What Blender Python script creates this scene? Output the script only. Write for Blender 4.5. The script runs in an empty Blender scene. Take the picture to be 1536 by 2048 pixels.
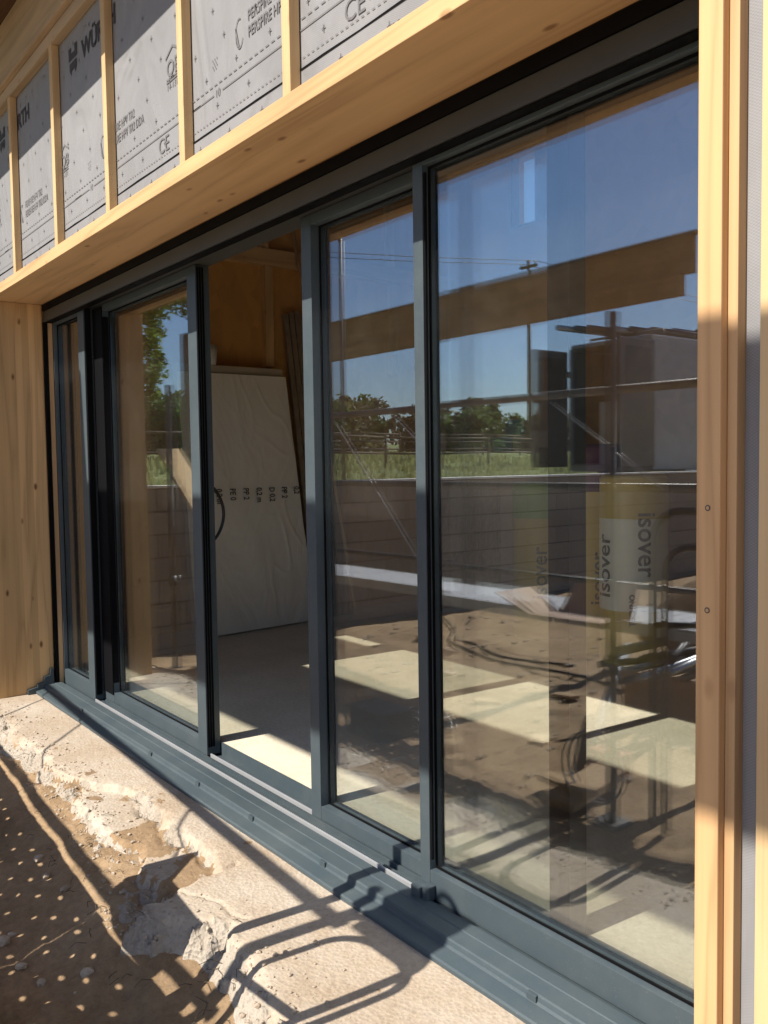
import bpy, bmesh, math, random
from mathutils import Vector, Matrix, noise
R = math.radians
random.seed(7)
S = bpy.context.scene

# ---------------------------------------------------------------- camera, sky, sun, exposure
cam_d = bpy.data.cameras.new("camera"); cam = bpy.data.objects.new("camera", cam_d)
S.collection.objects.link(cam); S.camera = cam
cam_d.sensor_fit = 'HORIZONTAL'; cam_d.sensor_width = 36.0
cam_d.lens = 1757.3 / 1536 * 36; cam_d.clip_start = 0.05; cam_d.clip_end = 1500
r_ = Vector((0.60839, 0.79351, -0.014297)); u_ = Vector((-0.034633, 0.044542, 0.998407)); w_ = Vector((-0.792882, 0.606927, -0.05458))
M = Matrix((( r_.x, u_.x, -w_.x, 0), (r_.y, u_.y, -w_.y, 0), (r_.z, u_.z, -w_.z, 1.35), (0, 0, 0, 1)))
cam.matrix_world = M

LIGHT = Vector((0.07, 1.0, -0.952)).normalized()
sun_d = bpy.data.lights.new("sun", 'SUN'); sun_d.energy = 4.8; sun_d.angle = R(0.4); sun_d.color = (1.0, 0.93, 0.82)
sun = bpy.data.objects.new("sun", sun_d); S.collection.objects.link(sun)
sun.location = (0, -20, 20); sun.rotation_euler = LIGHT.to_track_quat('-Z', 'Y').to_euler()
W = bpy.data.worlds.new("World"); S.world = W; W.use_nodes = True
nt = W.node_tree; bg = nt.nodes['Background']; sky = nt.nodes.new('ShaderNodeTexSky')
sky.sky_type = 'NISHITA'; sky.sun_disc = False; sky.sun_elevation = R(43.5); sky.sun_rotation = R(184)
sky.air_density = 1.0; sky.dust_density = 0.6; sky.ozone_density = 6.0; sky.altitude = 0
nt.links.new(sky.outputs[0], bg.inputs[0]); bg.inputs[1].default_value = 0.08
S.view_settings.view_transform = 'Standard'; S.view_settings.look = 'None'
S.view_settings.exposure = 0.68; S.view_settings.gamma = 1
S.cycles.transparent_max_bounces = 40; S.cycles.max_bounces = 12; S.cycles.glossy_bounces = 6
S.cycles.diffuse_bounces = 4
S.cycles.sample_clamp_indirect = 6
try: S.cycles.use_denoising = True
except Exception: pass

# ---------------------------------------------------------------- materials
def new_mat(name):
    m = bpy.data.materials.new(name); m.use_nodes = True
    t = m.node_tree; b = t.nodes['Principled BSDF']
    return m, t, b
def N(t, kind, **kw):
    n = t.nodes.new(kind)
    for k, v in kw.items():
        if k in n.inputs: n.inputs[k].default_value = v
        else: setattr(n, k, v)
    return n
def coords(t, scale=(1, 1, 1), rot=(0, 0, 0)):
    tc = N(t, 'ShaderNodeTexCoord'); mp = N(t, 'ShaderNodeMapping')
    mp.inputs['Scale'].default_value = scale; mp.inputs['Rotation'].default_value = rot
    t.links.new(tc.outputs['Object'], mp.inputs['Vector']); return mp.outputs[0]
def ramp(t, fac, stops):
    r = N(t, 'ShaderNodeValToRGB'); e = r.color_ramp.elements
    while len(e) < len(stops): e.new(0.5)
    for i, (p, c) in enumerate(stops):
        e[i].position = p; e[i].color = (c[0], c[1], c[2], 1) if len(c) == 3 else c
    t.links.new(fac, r.inputs[0]); return r.outputs[0]
def bump(t, b, h, strength=0.3, dist=0.01):
    n = N(t, 'ShaderNodeBump'); n.inputs['Strength'].default_value = strength; n.inputs['Distance'].default_value = dist
    t.links.new(h, n.inputs['Height']); t.links.new(n.outputs[0], b.inputs['Normal'])
def mixc(t, fac, a, b, mode='MIX'):
    n = N(t, 'ShaderNodeMixRGB', blend_type=mode)
    for i, v in ((0, fac), (1, a), (2, b)):
        if hasattr(v, 'is_output') or hasattr(v, 'links'): t.links.new(v, n.inputs[i])
        else: n.inputs[i].default_value = v if i == 0 else (v[0], v[1], v[2], 1)
    return n.outputs[0]
def plain(name, col, rough=0.6, metal=0.0, vary=0.08, nscale=6.0, spec=0.5, bstr=0.0):
    m, t, b = new_mat(name)
    c = coords(t); n = N(t, 'ShaderNodeTexNoise', Scale=nscale, Detail=6.0); t.links.new(c, n.inputs['Vector'])
    lo = [x * (1 - vary) for x in col]; hi = [x * (1 + vary) for x in col]
    t.links.new(ramp(t, n.outputs[0], [(0.3, lo), (0.7, hi)]), b.inputs['Base Color'])
    b.inputs['Roughness'].default_value = rough; b.inputs['Metallic'].default_value = metal
    b.inputs['Specular IOR Level'].default_value = spec
    if bstr: bump(t, b, n.outputs[0], bstr, 0.005)
    return m
def wood(name, col, dark, axis='X', ring=14, knots=0.5, rough=0.6, board=0.0, spec=0.3):
    """sawn softwood: stretched grain, growth bands, scattered knots, optional lamella joints"""
    m, t, b = new_mat(name)
    ln = {'X': (0.35, 5, 5), 'Y': (5, 0.35, 5), 'Z': (5, 5, 0.35)}[axis]
    c = coords(t, ln)
    n1 = N(t, 'ShaderNodeTexNoise', Scale=1.2, Detail=3.0, Distortion=0.4); t.links.new(c, n1.inputs['Vector'])
    mul = N(t, 'ShaderNodeMath', operation='MULTIPLY'); mul.inputs[1].default_value = ring; t.links.new(n1.outputs[0], mul.inputs[0])
    fr = N(t, 'ShaderNodeMath', operation='PINGPONG'); fr.inputs[1].default_value = 1.0; t.links.new(mul.outputs[0], fr.inputs[0])
    fine = {'X': (2, 90, 90), 'Y': (90, 2, 90), 'Z': (90, 90, 2)}[axis]
    c2 = coords(t, fine); n2 = N(t, 'ShaderNodeTexNoise', Scale=1.5, Detail=4.0); t.links.new(c2, n2.inputs['Vector'])
    grain = mixc(t, 0.45, fr.outputs[0], n2.outputs[0])
    mid = [col[i] * 0.45 + dark[i] * 0.55 for i in range(3)]
    base = ramp(t, grain, [(0.25, [x * 1.04 for x in col]), (0.55, [x * 0.93 for x in col]), (0.9, mid)])
    n3 = N(t, 'ShaderNodeTexNoise', Scale=1.6, Detail=2.0); t.links.new(coords(t), n3.inputs['Vector'])
    base = mixc(t, 0.35, base, ramp(t, n3.outputs[0], [(0.3, [x * 0.8 for x in col]), (0.7, [min(1, x * 1.12) for x in col])]))
    if knots:
        ks = {'X': (5.0, 11, 11), 'Y': (11, 5.0, 11), 'Z': (11, 11, 5.0)}[axis]
        v = N(t, 'ShaderNodeTexVoronoi', Scale=1.0); t.links.new(coords(t, ks), v.inputs['Vector'])
        k = ramp(t, v.outputs['Distance'], [(0.07, (1, 1, 1)), (0.15, (0, 0, 0))])
        n4 = N(t, 'ShaderNodeTexNoise', Scale=0.9); t.links.new(coords(t, ks), n4.inputs['Vector'])
        gate = ramp(t, n4.outputs[0], [(0.44, (0, 0, 0)), (0.50, (knots,) * 3)])
        kk = N(t, 'ShaderNodeMixRGB', blend_type='MULTIPLY'); kk.inputs[0].default_value = 1
        t.links.new(k, kk.inputs[1]); t.links.new(gate, kk.inputs[2])
        base = mixc(t, kk.outputs[0], base, dark)
    if board:
        sep = N(t, 'ShaderNodeSeparateXYZ'); t.links.new(coords(t), sep.inputs[0])
        src = {'X': 2, 'Y': 2, 'Z': 1}[axis]
        dv = N(t, 'ShaderNodeMath', operation='DIVIDE'); dv.inputs[1].default_value = board; t.links.new(sep.outputs[src], dv.inputs[0])
        fl = N(t, 'ShaderNodeMath', operation='FLOOR'); t.links.new(dv.outputs[0], fl.inputs[0])
        wn = N(t, 'ShaderNodeTexWhiteNoise', noise_dimensions='1D'); t.links.new(fl.outputs[0], wn.inputs['W'])
        tint = ramp(t, wn.outputs[0], [(0, (0.8, 0.78, 0.74)), (1, (1.12, 1.1, 1.08))])
        base = mixc(t, 1.0, base, tint, 'MULTIPLY')
        f2 = N(t, 'ShaderNodeMath', operation='FRACT'); t.links.new(dv.outputs[0], f2.inputs[0])
        ln_ = ramp(t, f2.outputs[0], [(0.0, (0.35,) * 3), (0.02, (1, 1, 1))])
        base = mixc(t, 0.6, base, ln_, 'MULTIPLY')
    t.links.new(base, b.inputs['Base Color']); b.inputs['Roughness'].default_value = rough
    b.inputs['Specular IOR Level'].default_value = spec
    bump(t, b, grain, 0.12, 0.002)
    return m

PINE = (0.64, 0.41, 0.205); PDK = (0.20, 0.085, 0.03)
M_beam = wood('spruce_board', PINE, PDK, 'X', 9, 0.75)
M_post = wood('spruce_upright', (0.66, 0.405, 0.20), PDK, 'Z', 16, 0.3)
M_post2 = wood('spruce_upright_dull', (0.58, 0.37, 0.19), PDK, 'Z', 14, 0.3)
M_clt = wood('laminated_panel', (0.66, 0.43, 0.21), (0.16, 0.06, 0.02), 'Z', 10, 0.95, board=0.042)
M_batten = wood('batten_wood', (0.66, 0.47, 0.25), PDK, 'Z', 10, 0.3)
M_stud = wood('stud_wood', (0.68, 0.44, 0.22), PDK, 'Z', 10, 0.3)
M_studh = wood('stud_wood_level', (0.68, 0.44, 0.22), PDK, 'Y', 10, 0.3)
M_eave = wood('weathered_eave', (0.44, 0.33, 0.22), (0.10, 0.06, 0.03), 'X', 8, 0.3, rough=0.8)
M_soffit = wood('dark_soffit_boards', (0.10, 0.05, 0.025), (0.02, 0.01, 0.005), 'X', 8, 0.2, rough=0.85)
M_ply = wood('plywood_beam', (0.42, 0.26, 0.13), (0.12, 0.05, 0.02), 'X', 6, 0.8, rough=0.7, board=0.27)
M_plank = wood('site_plank', (0.46, 0.32, 0.19), (0.16, 0.09, 0.04), 'X', 9, 0.3, rough=0.8)
M_fence = plain('fence_timber', (0.10, 0.075, 0.05), 0.85)

def osb(name, col, s=1.0):
    m, t, b = new_mat(name)
    v = N(t, 'ShaderNodeTexVoronoi', Scale=14.0 * s); t.links.new(coords(t, (1, 2.4, 1)), v.inputs['Vector'])
    n = N(t, 'ShaderNodeTexNoise', Scale=2.0, Detail=5.0); t.links.new(coords(t), n.inputs['Vector'])
    lo = [x * 0.86 for x in col]; hi = [x * 1.1 for x in col]
    a = ramp(t, v.outputs['Color'], [(0.1, lo), (0.9, hi)])
    t.links.new(mixc(t, 0.3, a, ramp(t, n.outputs[0], [(0.3, lo), (0.7, hi)])), b.inputs['Base Color'])
    b.inputs['Roughness'].default_value = 0.75; return m
M_osb = osb('interior_fibreboard', (0.62, 0.33, 0.11), 0.5)
M_sheath = osb('interior_sheathing', (0.40, 0.23, 0.10))

def fibre(name, col):
    m, t, b = new_mat(name)
    n = N(t, 'ShaderNodeTexNoise', Scale=9.0, Detail=8.0, Roughness=0.7); t.links.new(coords(t, (6, 6, 0.8)), n.inputs['Vector'])
    t.links.new(ramp(t, n.outputs[0], [(0.3, [x * 0.55 for x in col]), (0.65, [x * 1.2 for x in col])]), b.inputs['Base Color'])
    b.inputs['Roughness'].default_value = 0.9; return m
M_woodwool = fibre('strand_panel', (0.50, 0.36, 0.22))

def alu(name, col, rough):
    m, t, b = new_mat(name)
    n = N(t, 'ShaderNodeTexNoise', Scale=3.0, Detail=8.0, Roughness=0.75); t.links.new(coords(t), n.inputs['Vector'])
    n2 = N(t, 'ShaderNodeTexNoise', Scale=220.0, Detail=3.0); t.links.new(coords(t), n2.inputs['Vector'])
    dust = [col[0] * 1.15 + 0.018, col[1] * 1.1 + 0.015, col[2] * 1.06 + 0.011]
    base = ramp(t, n.outputs[0], [(0.42, col), (0.75, dust)])
    sp = ramp(t, n2.outputs[0], [(0.66, (0, 0, 0)), (0.72, (0.25,) * 3)])
    t.links.new(mixc(t, sp, base, (0.3, 0.28, 0.25)), b.inputs['Base Color'])
    t.links.new(ramp(t, n.outputs[0], [(0.3, (rough,) * 3), (0.8, (min(1, rough + 0.2),) * 3)]), b.inputs['Roughness'])
    b.inputs['Specular IOR Level'].default_value = 0.35
    return m
M_alu = alu('anthracite_aluminium', (0.056, 0.076, 0.089), 0.36)
M_sill = alu('anthracite_sill', (0.060, 0.083, 0.097), 0.42)
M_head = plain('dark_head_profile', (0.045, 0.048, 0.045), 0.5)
M_black = plain('black_rubber', (0.005, 0.005, 0.006), 0.7, spec=0.08)
M_rail = plain('bare_aluminium_rail', (0.42, 0.43, 0.45), 0.35, 0.3, 0.04)
M_galv = plain('galvanised_steel', (0.42, 0.43, 0.44), 0.38, 0.85, 0.15, 30)
M_galvw = plain('pale_galvanised_plate', (0.62, 0.62, 0.64), 0.5, 0.25, 0.1, 12)
M_darkst = plain('weathered_steel_tube', (0.16, 0.155, 0.15), 0.5, 0.6, 0.25, 14)
M_prof = plain('dull_zinc_profile', (0.30, 0.25, 0.19), 0.55, 0.2, 0.2, 10)
M_blackp = plain('black_plastic', (0.015, 0.015, 0.017), 0.35)

def glass():
    m = bpy.data.materials.new('coated_window_glass'); m.use_nodes = True; t = m.node_tree
    t.nodes.clear(); o = N(t, 'ShaderNodeOutputMaterial'); mx = N(t, 'ShaderNodeMixShader')
    tr = N(t, 'ShaderNodeBsdfTransparent'); tr.inputs[0].default_value = (0.978, 0.985, 0.976, 1)
    gl = N(t, 'ShaderNodeBsdfGlossy'); gl.inputs['Roughness'].default_value = 0.0; gl.inputs[0].default_value = (0.88, 0.93, 1, 1)
    # Schlick reflectance on the unsigned view angle, so both faces of a pane behave alike
    ge = N(t, 'ShaderNodeNewGeometry'); dt = N(t, 'ShaderNodeVectorMath', operation='DOT_PRODUCT')
    t.links.new(ge.outputs['Incoming'], dt.inputs[0]); t.links.new(ge.outputs['Normal'], dt.inputs[1])
    ab = N(t, 'ShaderNodeMath', operation='ABSOLUTE'); t.links.new(dt.outputs['Value'], ab.inputs[0])
    su = N(t, 'ShaderNodeMath', operation='SUBTRACT'); su.inputs[0].default_value = 1.0; t.links.new(ab.outputs[0], su.inputs[1])
    pw = N(t, 'ShaderNodeMath', operation='POWER'); pw.inputs[1].default_value = 5.0; t.links.new(su.outputs[0], pw.inputs[0])
    fr = N(t, 'ShaderNodeMath', operation='MULTIPLY_ADD'); fr.inputs[1].default_value = 0.90; fr.inputs[2].default_value = 0.112; t.links.new(pw.outputs[0], fr.inputs[0])
    t.links.new(fr.outputs[0], mx.inputs[0]); t.links.new(tr.outputs[0], mx.inputs[1]); t.links.new(gl.outputs[0], mx.inputs[2])
    wv = N(t, 'ShaderNodeTexNoise', Scale=1.1, Detail=1.0); t.links.new(coords(t), wv.inputs['Vector'])
    bp = N(t, 'ShaderNodeBump'); bp.inputs['Strength'].default_value = 0.012; bp.inputs['Distance'].default_value = 0.02
    t.links.new(wv.outputs[0], bp.inputs['Height']); t.links.new(bp.outputs[0], gl.inputs['Normal'])
    df = N(t, 'ShaderNodeBsdfDiffuse'); df.inputs[0].default_value = (0.62, 0.58, 0.52, 1)
    dn = N(t, 'ShaderNodeTexNoise', Scale=2.6, Detail=9.0, Roughness=0.8, Distortion=0.6); t.links.new(coords(t, (1, 1, 0.45)), dn.inputs['Vector'])
    dm = ramp(t, dn.outputs[0], [(0.50, (0.002,) * 3), (0.74, (0.012,) * 3)])
    m2 = N(t, 'ShaderNodeMixShader'); t.links.new(dm, m2.inputs[0]); t.links.new(mx.outputs[0], m2.inputs[1]); t.links.new(df.outputs[0], m2.inputs[2])
    t.links.new(m2.outputs[0], o.inputs[0]); return m
M_glass = glass()

def membrane():
    m, t, b = new_mat('grey_breather_membrane')
    w1 = N(t, 'ShaderNodeTexChecker', Scale=220.0); t.links.new(coords(t, (1, 1, 1.6)), w1.inputs['Vector'])
    n = N(t, 'ShaderNodeTexNoise', Scale=1.3, Detail=4.0); t.links.new(coords(t), n.inputs['Vector'])
    n2 = N(t, 'ShaderNodeTexNoise', Scale=60.0, Detail=4.0); t.links.new(coords(t), n2.inputs['Vector'])
    a = ramp(t, n.outputs[0], [(0.3, (0.262, 0.262, 0.272)), (0.7, (0.318, 0.316, 0.325))])
    a = mixc(t, 0.25, a, w1.outputs[0], 'MULTIPLY')
    t.links.new(mixc(t, 0.10, a, n2.outputs[0], 'MULTIPLY'), b.inputs['Base Color'])
    b.inputs['Roughness'].default_value = 0.7
    n5 = N(t, 'ShaderNodeTexNoise', Scale=2.2, Detail=2.0, Distortion=1.2); t.links.new(coords(t, (1.6, 1, 0.7), (0, 0.6, 0)), n5.inputs['Vector'])
    bump(t, b, n5.outputs[0], 0.8, 0.05); return m
M_memb = membrane()
M_print = plain('charcoal_print', (0.045, 0.042, 0.045), 0.7)
M_print2 = plain('grey_print', (0.15, 0.145, 0.15), 0.7)
M_ink2 = plain('faded_ink', (0.13, 0.12, 0.11), 0.6)

def concrete(name, a, bcol, pits=0.6, s=1.0):
    m, t, b = new_mat(name)
    n = N(t, 'ShaderNodeTexNoise', Scale=2.4 * s, Detail=10.0, Roughness=0.7); t.links.new(coords(t), n.inputs['Vector'])
    n2 = N(t, 'ShaderNodeTexNoise', Scale=38.0 * s, Detail=8.0, Roughness=0.75); t.links.new(coords(t), n2.inputs['Vector'])
    v = N(t, 'ShaderNodeTexVoronoi', Scale=70.0 * s); t.links.new(coords(t), v.inputs['Vector'])
    c = ramp(t, n.outputs[0], [(0.32, a), (0.68, bcol)])
    c = mixc(t, 0.5, c, ramp(t, n2.outputs[0], [(0.3, (0.62, 0.6, 0.57)), (0.6, (1.1, 1.1, 1.1))]), 'MULTIPLY')
    c = mixc(t, 0.35, c, ramp(t, v.outputs['Distance'], [(0.05, (0.6,) * 3), (0.3, (1.05,) * 3)]), 'MULTIPLY')
    t.links.new(c, b.inputs['Base Color']); b.inputs['Roughness'].default_value = 0.9
    h = mixc(t, 0.5, n2.outputs[0], v.outputs['Distance']); bump(t, b, h, pits, 0.012); return m
M_conc = concrete('rough_footing_concrete', (0.40, 0.305, 0.215), (0.53, 0.465, 0.385), 0.4, 1.1)
M_rub = concrete('broken_concrete_rubble', (0.34, 0.285, 0.225), (0.50, 0.445, 0.375), 1.0, 1.2)
M_floor = concrete('pale_floor_screed', (0.66, 0.60, 0.46), (0.78, 0.72, 0.58), 0.15, 1.2)

def sand():
    m, t, b = new_mat('sandy_soil')
    n = N(t, 'ShaderNodeTexNoise', Scale=1.6, Detail=10.0, Roughness=0.72); t.links.new(coords(t), n.inputs['Vector'])
    n2 = N(t, 'ShaderNodeTexNoise', Scale=26.0, Detail=10.0, Roughness=0.8); t.links.new(coords(t), n2.inputs['Vector'])
    c = ramp(t, n.outputs[0], [(0.3, (0.28, 0.19, 0.11)), (0.55, (0.42, 0.285, 0.165)), (0.75, (0.48, 0.35, 0.22))])
    c = mixc(t, 0.55, c, ramp(t, n2.outputs[0], [(0.35, (0.5, 0.47, 0.43)), (0.6, (1.15,) * 3)]), 'MULTIPLY')
    t.links.new(c, b.inputs['Base Color']); b.inputs['Roughness'].default_value = 0.95
    bump(t, b, n2.outputs[0], 0.8, 0.02); return m
M_sand = sand()
def field_m():
    m, t, b = new_mat('rough_meadow')
    n = N(t, 'ShaderNodeTexNoise', Scale=0.5, Detail=10.0, Roughness=0.7); t.links.new(coords(t, (1, 1, 1)), n.inputs['Vector'])
    t.links.new(ramp(t, n.outputs[0], [(0.3, (0.13, 0.17, 0.045)), (0.55, (0.23, 0.26, 0.08)), (0.72, (0.36, 0.33, 0.15))]), b.inputs['Base Color'])
    b.inputs['Roughness'].default_value = 0.95; bump(t, b, n.outputs[0], 1.0, 0.3); return m
M_field = field_m()
def leafm(name, col, v=0.4):
    m, t, b = new_mat(name)
    oi = N(t, 'ShaderNodeNewGeometry')
    c = ramp(t, oi.outputs['Random Per Island'], [(0, [x * (1 - v) for x in col]), (1, [x * (1 + v) for x in col])])
    t.links.new(c, b.inputs['Base Color']); b.inputs['Roughness'].default_value = 0.6
    tl = N(t, 'ShaderNodeBsdfTranslucent'); t.links.new(c, tl.inputs[0]); mx = N(t, 'ShaderNodeMixShader'); mx.inputs[0].default_value = 0.42
    out = t.nodes['Material Output']; t.links.new(b.outputs[0], mx.inputs[1]); t.links.new(tl.outputs[0], mx.inputs[2]); t.links.new(mx.outputs[0], out.inputs[0])
    return m
M_leaf = leafm('foliage_spring', (0.17, 0.23, 0.05)); M_leaf2 = leafm('foliage_hedge', (0.15, 0.135, 0.06)); M_leaf3 = leafm('foliage_green', (0.10, 0.16, 0.04))
M_bark = plain('bark', (0.10, 0.075, 0.05), 0.9)
M_grass = leafm('dry_grass', (0.32, 0.32, 0.13))
def block():
    m, t, b = new_mat('grey_block')
    br = N(t, 'ShaderNodeTexBrick'); br.offset = 0.5
    sep = N(t, 'ShaderNodeSeparateXYZ'); cb = N(t, 'ShaderNodeCombineXYZ'); t.links.new(coords(t), sep.inputs[0])
    t.links.new(sep.outputs[1], cb.inputs[0]); t.links.new(sep.outputs[2], cb.inputs[1]); t.links.new(cb.outputs[0], br.inputs['Vector'])
    for k, v in dict(Scale=1.0).items(): br.inputs[k].default_value = v
    br.inputs['Brick Width'].default_value = 0.5; br.inputs['Row Height'].default_value = 0.2; br.inputs['Mortar Size'].default_value = 0.008
    br.inputs['Color1'].default_value = (0.30, 0.275, 0.24, 1); br.inputs['Color2'].default_value = (0.36, 0.33, 0.29, 1); br.inputs['Mortar'].default_value = (0.16, 0.145, 0.13, 1)
    n = N(t, 'ShaderNodeTexNoise', Scale=40.0, Detail=6.0); t.links.new(coords(t), n.inputs['Vector'])
    t.links.new(mixc(t, 0.4, br.outputs[0], n.outputs[0], 'MULTIPLY'), b.inputs['Base Color']); b.inputs['Roughness'].default_value = 0.95
    bump(t, b, br.outputs['Fac'], -0.4, 0.01); return m
M_block = block(); M_cap = plain('white_coping', (0.75, 0.74, 0.70), 0.6)
def film(name, col, rough=0.25, wr=0.6):
    m, t, b = new_mat(name)
    n = N(t, 'ShaderNodeTexNoise', Scale=2.2, Detail=3.0, Distortion=1.6); t.links.new(coords(t, (1, 1.0, 0.5), (0.5, 0, 0.3)), n.inputs['Vector'])
    b.inputs['Base Color'].default_value = (*col, 1)
    b.inputs['Roughness'].default_value = rough; b.inputs['Coat Weight'].default_value = 0.5; b.inputs['Coat Roughness'].default_value = 0.12
    bump(t, b, n.outputs[0], wr, 0.05); return m
M_film = film('milky_film', (0.86, 0.83, 0.78), 0.16, 0.5); M_gyp = plain('gypsum_board', (0.50, 0.43, 0.34), 0.85)
M_yel = film('yellow_film', (0.62, 0.45, 0.10), 0.3, 0.25); M_whi = film('white_film', (0.82, 0.80, 0.70), 0.3, 0.25)
M_org = film('orange_film', (0.66, 0.36, 0.04), 0.3, 0.2)
M_grn = plain('green_label', (0.25, 0.42, 0.10), 0.4); M_pur = plain('purple_label', (0.16, 0.06, 0.14), 0.4)
M_ink = plain('dark_ink', (0.05, 0.05, 0.06), 0.6)
M_van = plain('grey_van_paint', (0.34, 0.35, 0.37), 0.28)
M_vand = plain('dark_door_paint', (0.07, 0.075, 0.085), 0.25); M_vang = plain('dark_van_glass', (0.01, 0.012, 0.015), 0.05)
M_vanin = plain('dark_van_lining', (0.03, 0.03, 0.032), 0.8)
M_card = plain('pinkish_cardboard', (0.50, 0.36, 0.28), 0.85); M_brick = plain('red_brick', (0.36, 0.16, 0.11), 0.9, bstr=0.5)
M_blue = plain('blue_plastic', (0.03, 0.16, 0.30), 0.4); M_white = plain('white_plastic', (0.7, 0.7, 0.68), 0.4)
M_red = plain('red_paint', (0.35, 0.03, 0.02), 0.5)
M_stone = concrete('pebble_stone', (0.36, 0.28, 0.2), (0.55, 0.47, 0.38), 0.5)

# ---------------------------------------------------------------- builders
COL = S.collection
def B(bm, x0, x1, y0, y1, z0, z1, bev=0.0, mi=0):
    vs = [bm.verts.new((x, y, z)) for x in (x0, x1) for y in (y0, y1) for z in (z0, z1)]
    F = [(0, 1, 3, 2), (4, 6, 7, 5), (0, 4, 5, 1), (2, 3, 7, 6), (0, 2, 6, 4), (1, 5, 7, 3)]
    fs = [bm.faces.new([vs[i] for i in f]) for f in F]
    for f in fs: f.material_index = mi
    if bev:
        es = list({e for f in fs for e in f.edges}); r = bmesh.ops.bevel(bm, geom=es, offset=bev, segments=2, profile=0.6, affect='EDGES')
        for f in r['faces']: f.material_index = mi
def OB(bm, c, ax, ay, az, bev=0.0):
    """oriented box: centre and three half-extent vectors"""
    c, ax, ay, az = map(Vector, (c, ax, ay, az))
    vs = [bm.verts.new(c + ax * i + ay * j + az * k) for i in (-1, 1) for j in (-1, 1) for k in (-1, 1)]
    F = [(0, 1, 3, 2), (4, 6, 7, 5), (0, 4, 5, 1), (2, 3, 7, 6), (0, 2, 6, 4), (1, 5, 7, 3)]
    fs = [bm.faces.new([vs[i] for i in f]) for f in F]
    if bev:
        es = list({e for f in fs for e in f.edges}); bmesh.ops.bevel(bm, geom=es, offset=bev, segments=2, affect='EDGES')
def T(bm, pts, r, n=10, r2=None, caps=True):
    pts = [Vector(p) for p in pts]; rings = []; m = len(pts); up = None
    for i, p in enumerate(pts):
        d = (pts[min(i + 1, m - 1)] - pts[max(i - 1, 0)]).normalized()
        if up is None: up = Vector((0, 0, 1)) if abs(d.z) < 0.9 else Vector((1, 0, 0))
        a = d.cross(up).normalized(); b2 = a.cross(d).normalized(); up = b2
        rr = r if r2 is None else r + (r2 - r) * i / (m - 1)
        rings.append([bm.verts.new(p + (a * math.cos(k * 2 * math.pi / n) + b2 * math.sin(k * 2 * math.pi / n)) * rr) for k in range(n)])
    for i in range(m - 1):
        for k in range(n):
            f = bm.faces.new((rings[i][k], rings[i][(k + 1) % n], rings[i + 1][(k + 1) % n], rings[i + 1][k])); f.smooth = True
    if caps:
        bm.faces.new(rings[0][::-1]); bm.faces.new(rings[-1])
def arc(fn, n=16): return [fn(i / n) for i in range(n + 1)]
def smoothpath(pts, k=5):
    P = [Vector(p) for p in pts]; out = []
    for i in range(len(P) - 1):
        p0, p1, p2, p3 = P[max(i - 1, 0)], P[i], P[i + 1], P[min(i + 2, len(P) - 1)]
        for j in range(k):
            t = j / k
            out.append(0.5 * ((2 * p1) + (p2 - p0) * t + (2 * p0 - 5 * p1 + 4 * p2 - p3) * t * t + (3 * p1 - p0 - 3 * p2 + p3) * t ** 3))
    out.append(P[-1]); return out
def tag(o, label=None, cat=None, group=None, kind=None):
    if label: o['label'] = label
    if cat: o['category'] = cat
    if group: o['group'] = group
    if kind: o['kind'] = kind
    return o
def root(name, loc, label, cat, group=None):
    o = bpy.data.objects.new(name, None); COL.objects.link(o); o.location = loc; o.empty_display_size = 0.1
    return tag(o, label, cat, group)
def wpos(o):
    p = Vector(o.location)
    while o.parent: o = o.parent; p += Vector(o.location)
    return p
def obj(name, bm, mat, parent=None, at=None, label=None):
    """bm holds world coordinates; the object's origin goes to `at` (or its base centre)"""
    bmesh.ops.recalc_face_normals(bm, faces=bm.faces)
    vs = [v.co for v in bm.verts]
    if at is None:
        at = Vector(((min(v.x for v in vs) + max(v.x for v in vs)) / 2, (min(v.y for v in vs) + max(v.y for v in vs)) / 2, min(v.z for v in vs)))
    at = Vector(at)
    for v in bm.verts: v.co -= at
    me = bpy.data.meshes.new(name); bm.to_mesh(me); bm.free()
    for m in (mat if isinstance(mat, (list, tuple)) else [mat]): me.materials.append(m)
    o = bpy.data.objects.new(name, me); COL.objects.link(o)
    if parent: o.parent = parent; o.location = at - wpos(parent)
    else: o.location = at
    if label: o['label'] = label
    return o
def copy_tree(o, dl=(0, 0, 0), parent=None, label=None):
    c = o.copy(); COL.objects.link(c)
    if parent: c.parent = parent
    else: c.location = Vector(o.location) + Vector(dl)
    if label: c['label'] = label
    for ch in list(o.children): copy_tree(ch, parent=c)
    return c
def bmn(): return bmesh.new()
def box_obj(name, b6, mat, parent=None, bev=0.0, label=None):
    bm = bmn(); B(bm, *b6, bev); return obj(name, bm, mat, parent, None, label)

_fc = {}
def text_bm(bm, s, size, place, mi=0, shear=0.0, bold=0.0):
    """writes s into bm; place(u, v) -> world point, u along the text, v up"""
    key = (s, size, bold)
    if key not in _fc:
        cu = bpy.data.curves.new('lettering', 'FONT'); cu.body = s; cu.size = size; cu.resolution_u = 3; cu.offset = bold
        to = bpy.data.objects.new('lettering', cu); me = bpy.data.meshes.new_from_object(to)
        _fc[key] = ([v.co.copy() for v in me.vertices], [tuple(p.vertices) for p in me.polygons])
        bpy.data.objects.remove(to); bpy.data.curves.remove(cu); bpy.data.meshes.remove(me)
    vs, fs = _fc[key]
    bv = [bm.verts.new(place(c.x, c.y)) for c in vs]
    for f in fs:
        try: g = bm.faces.new([bv[i] for i in f]); g.material_index = mi
        except ValueError: pass
def quad(bm, pts, mi=0):
    f = bm.faces.new([bm.verts.new(p) for p in pts]); f.material_index = mi

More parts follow.
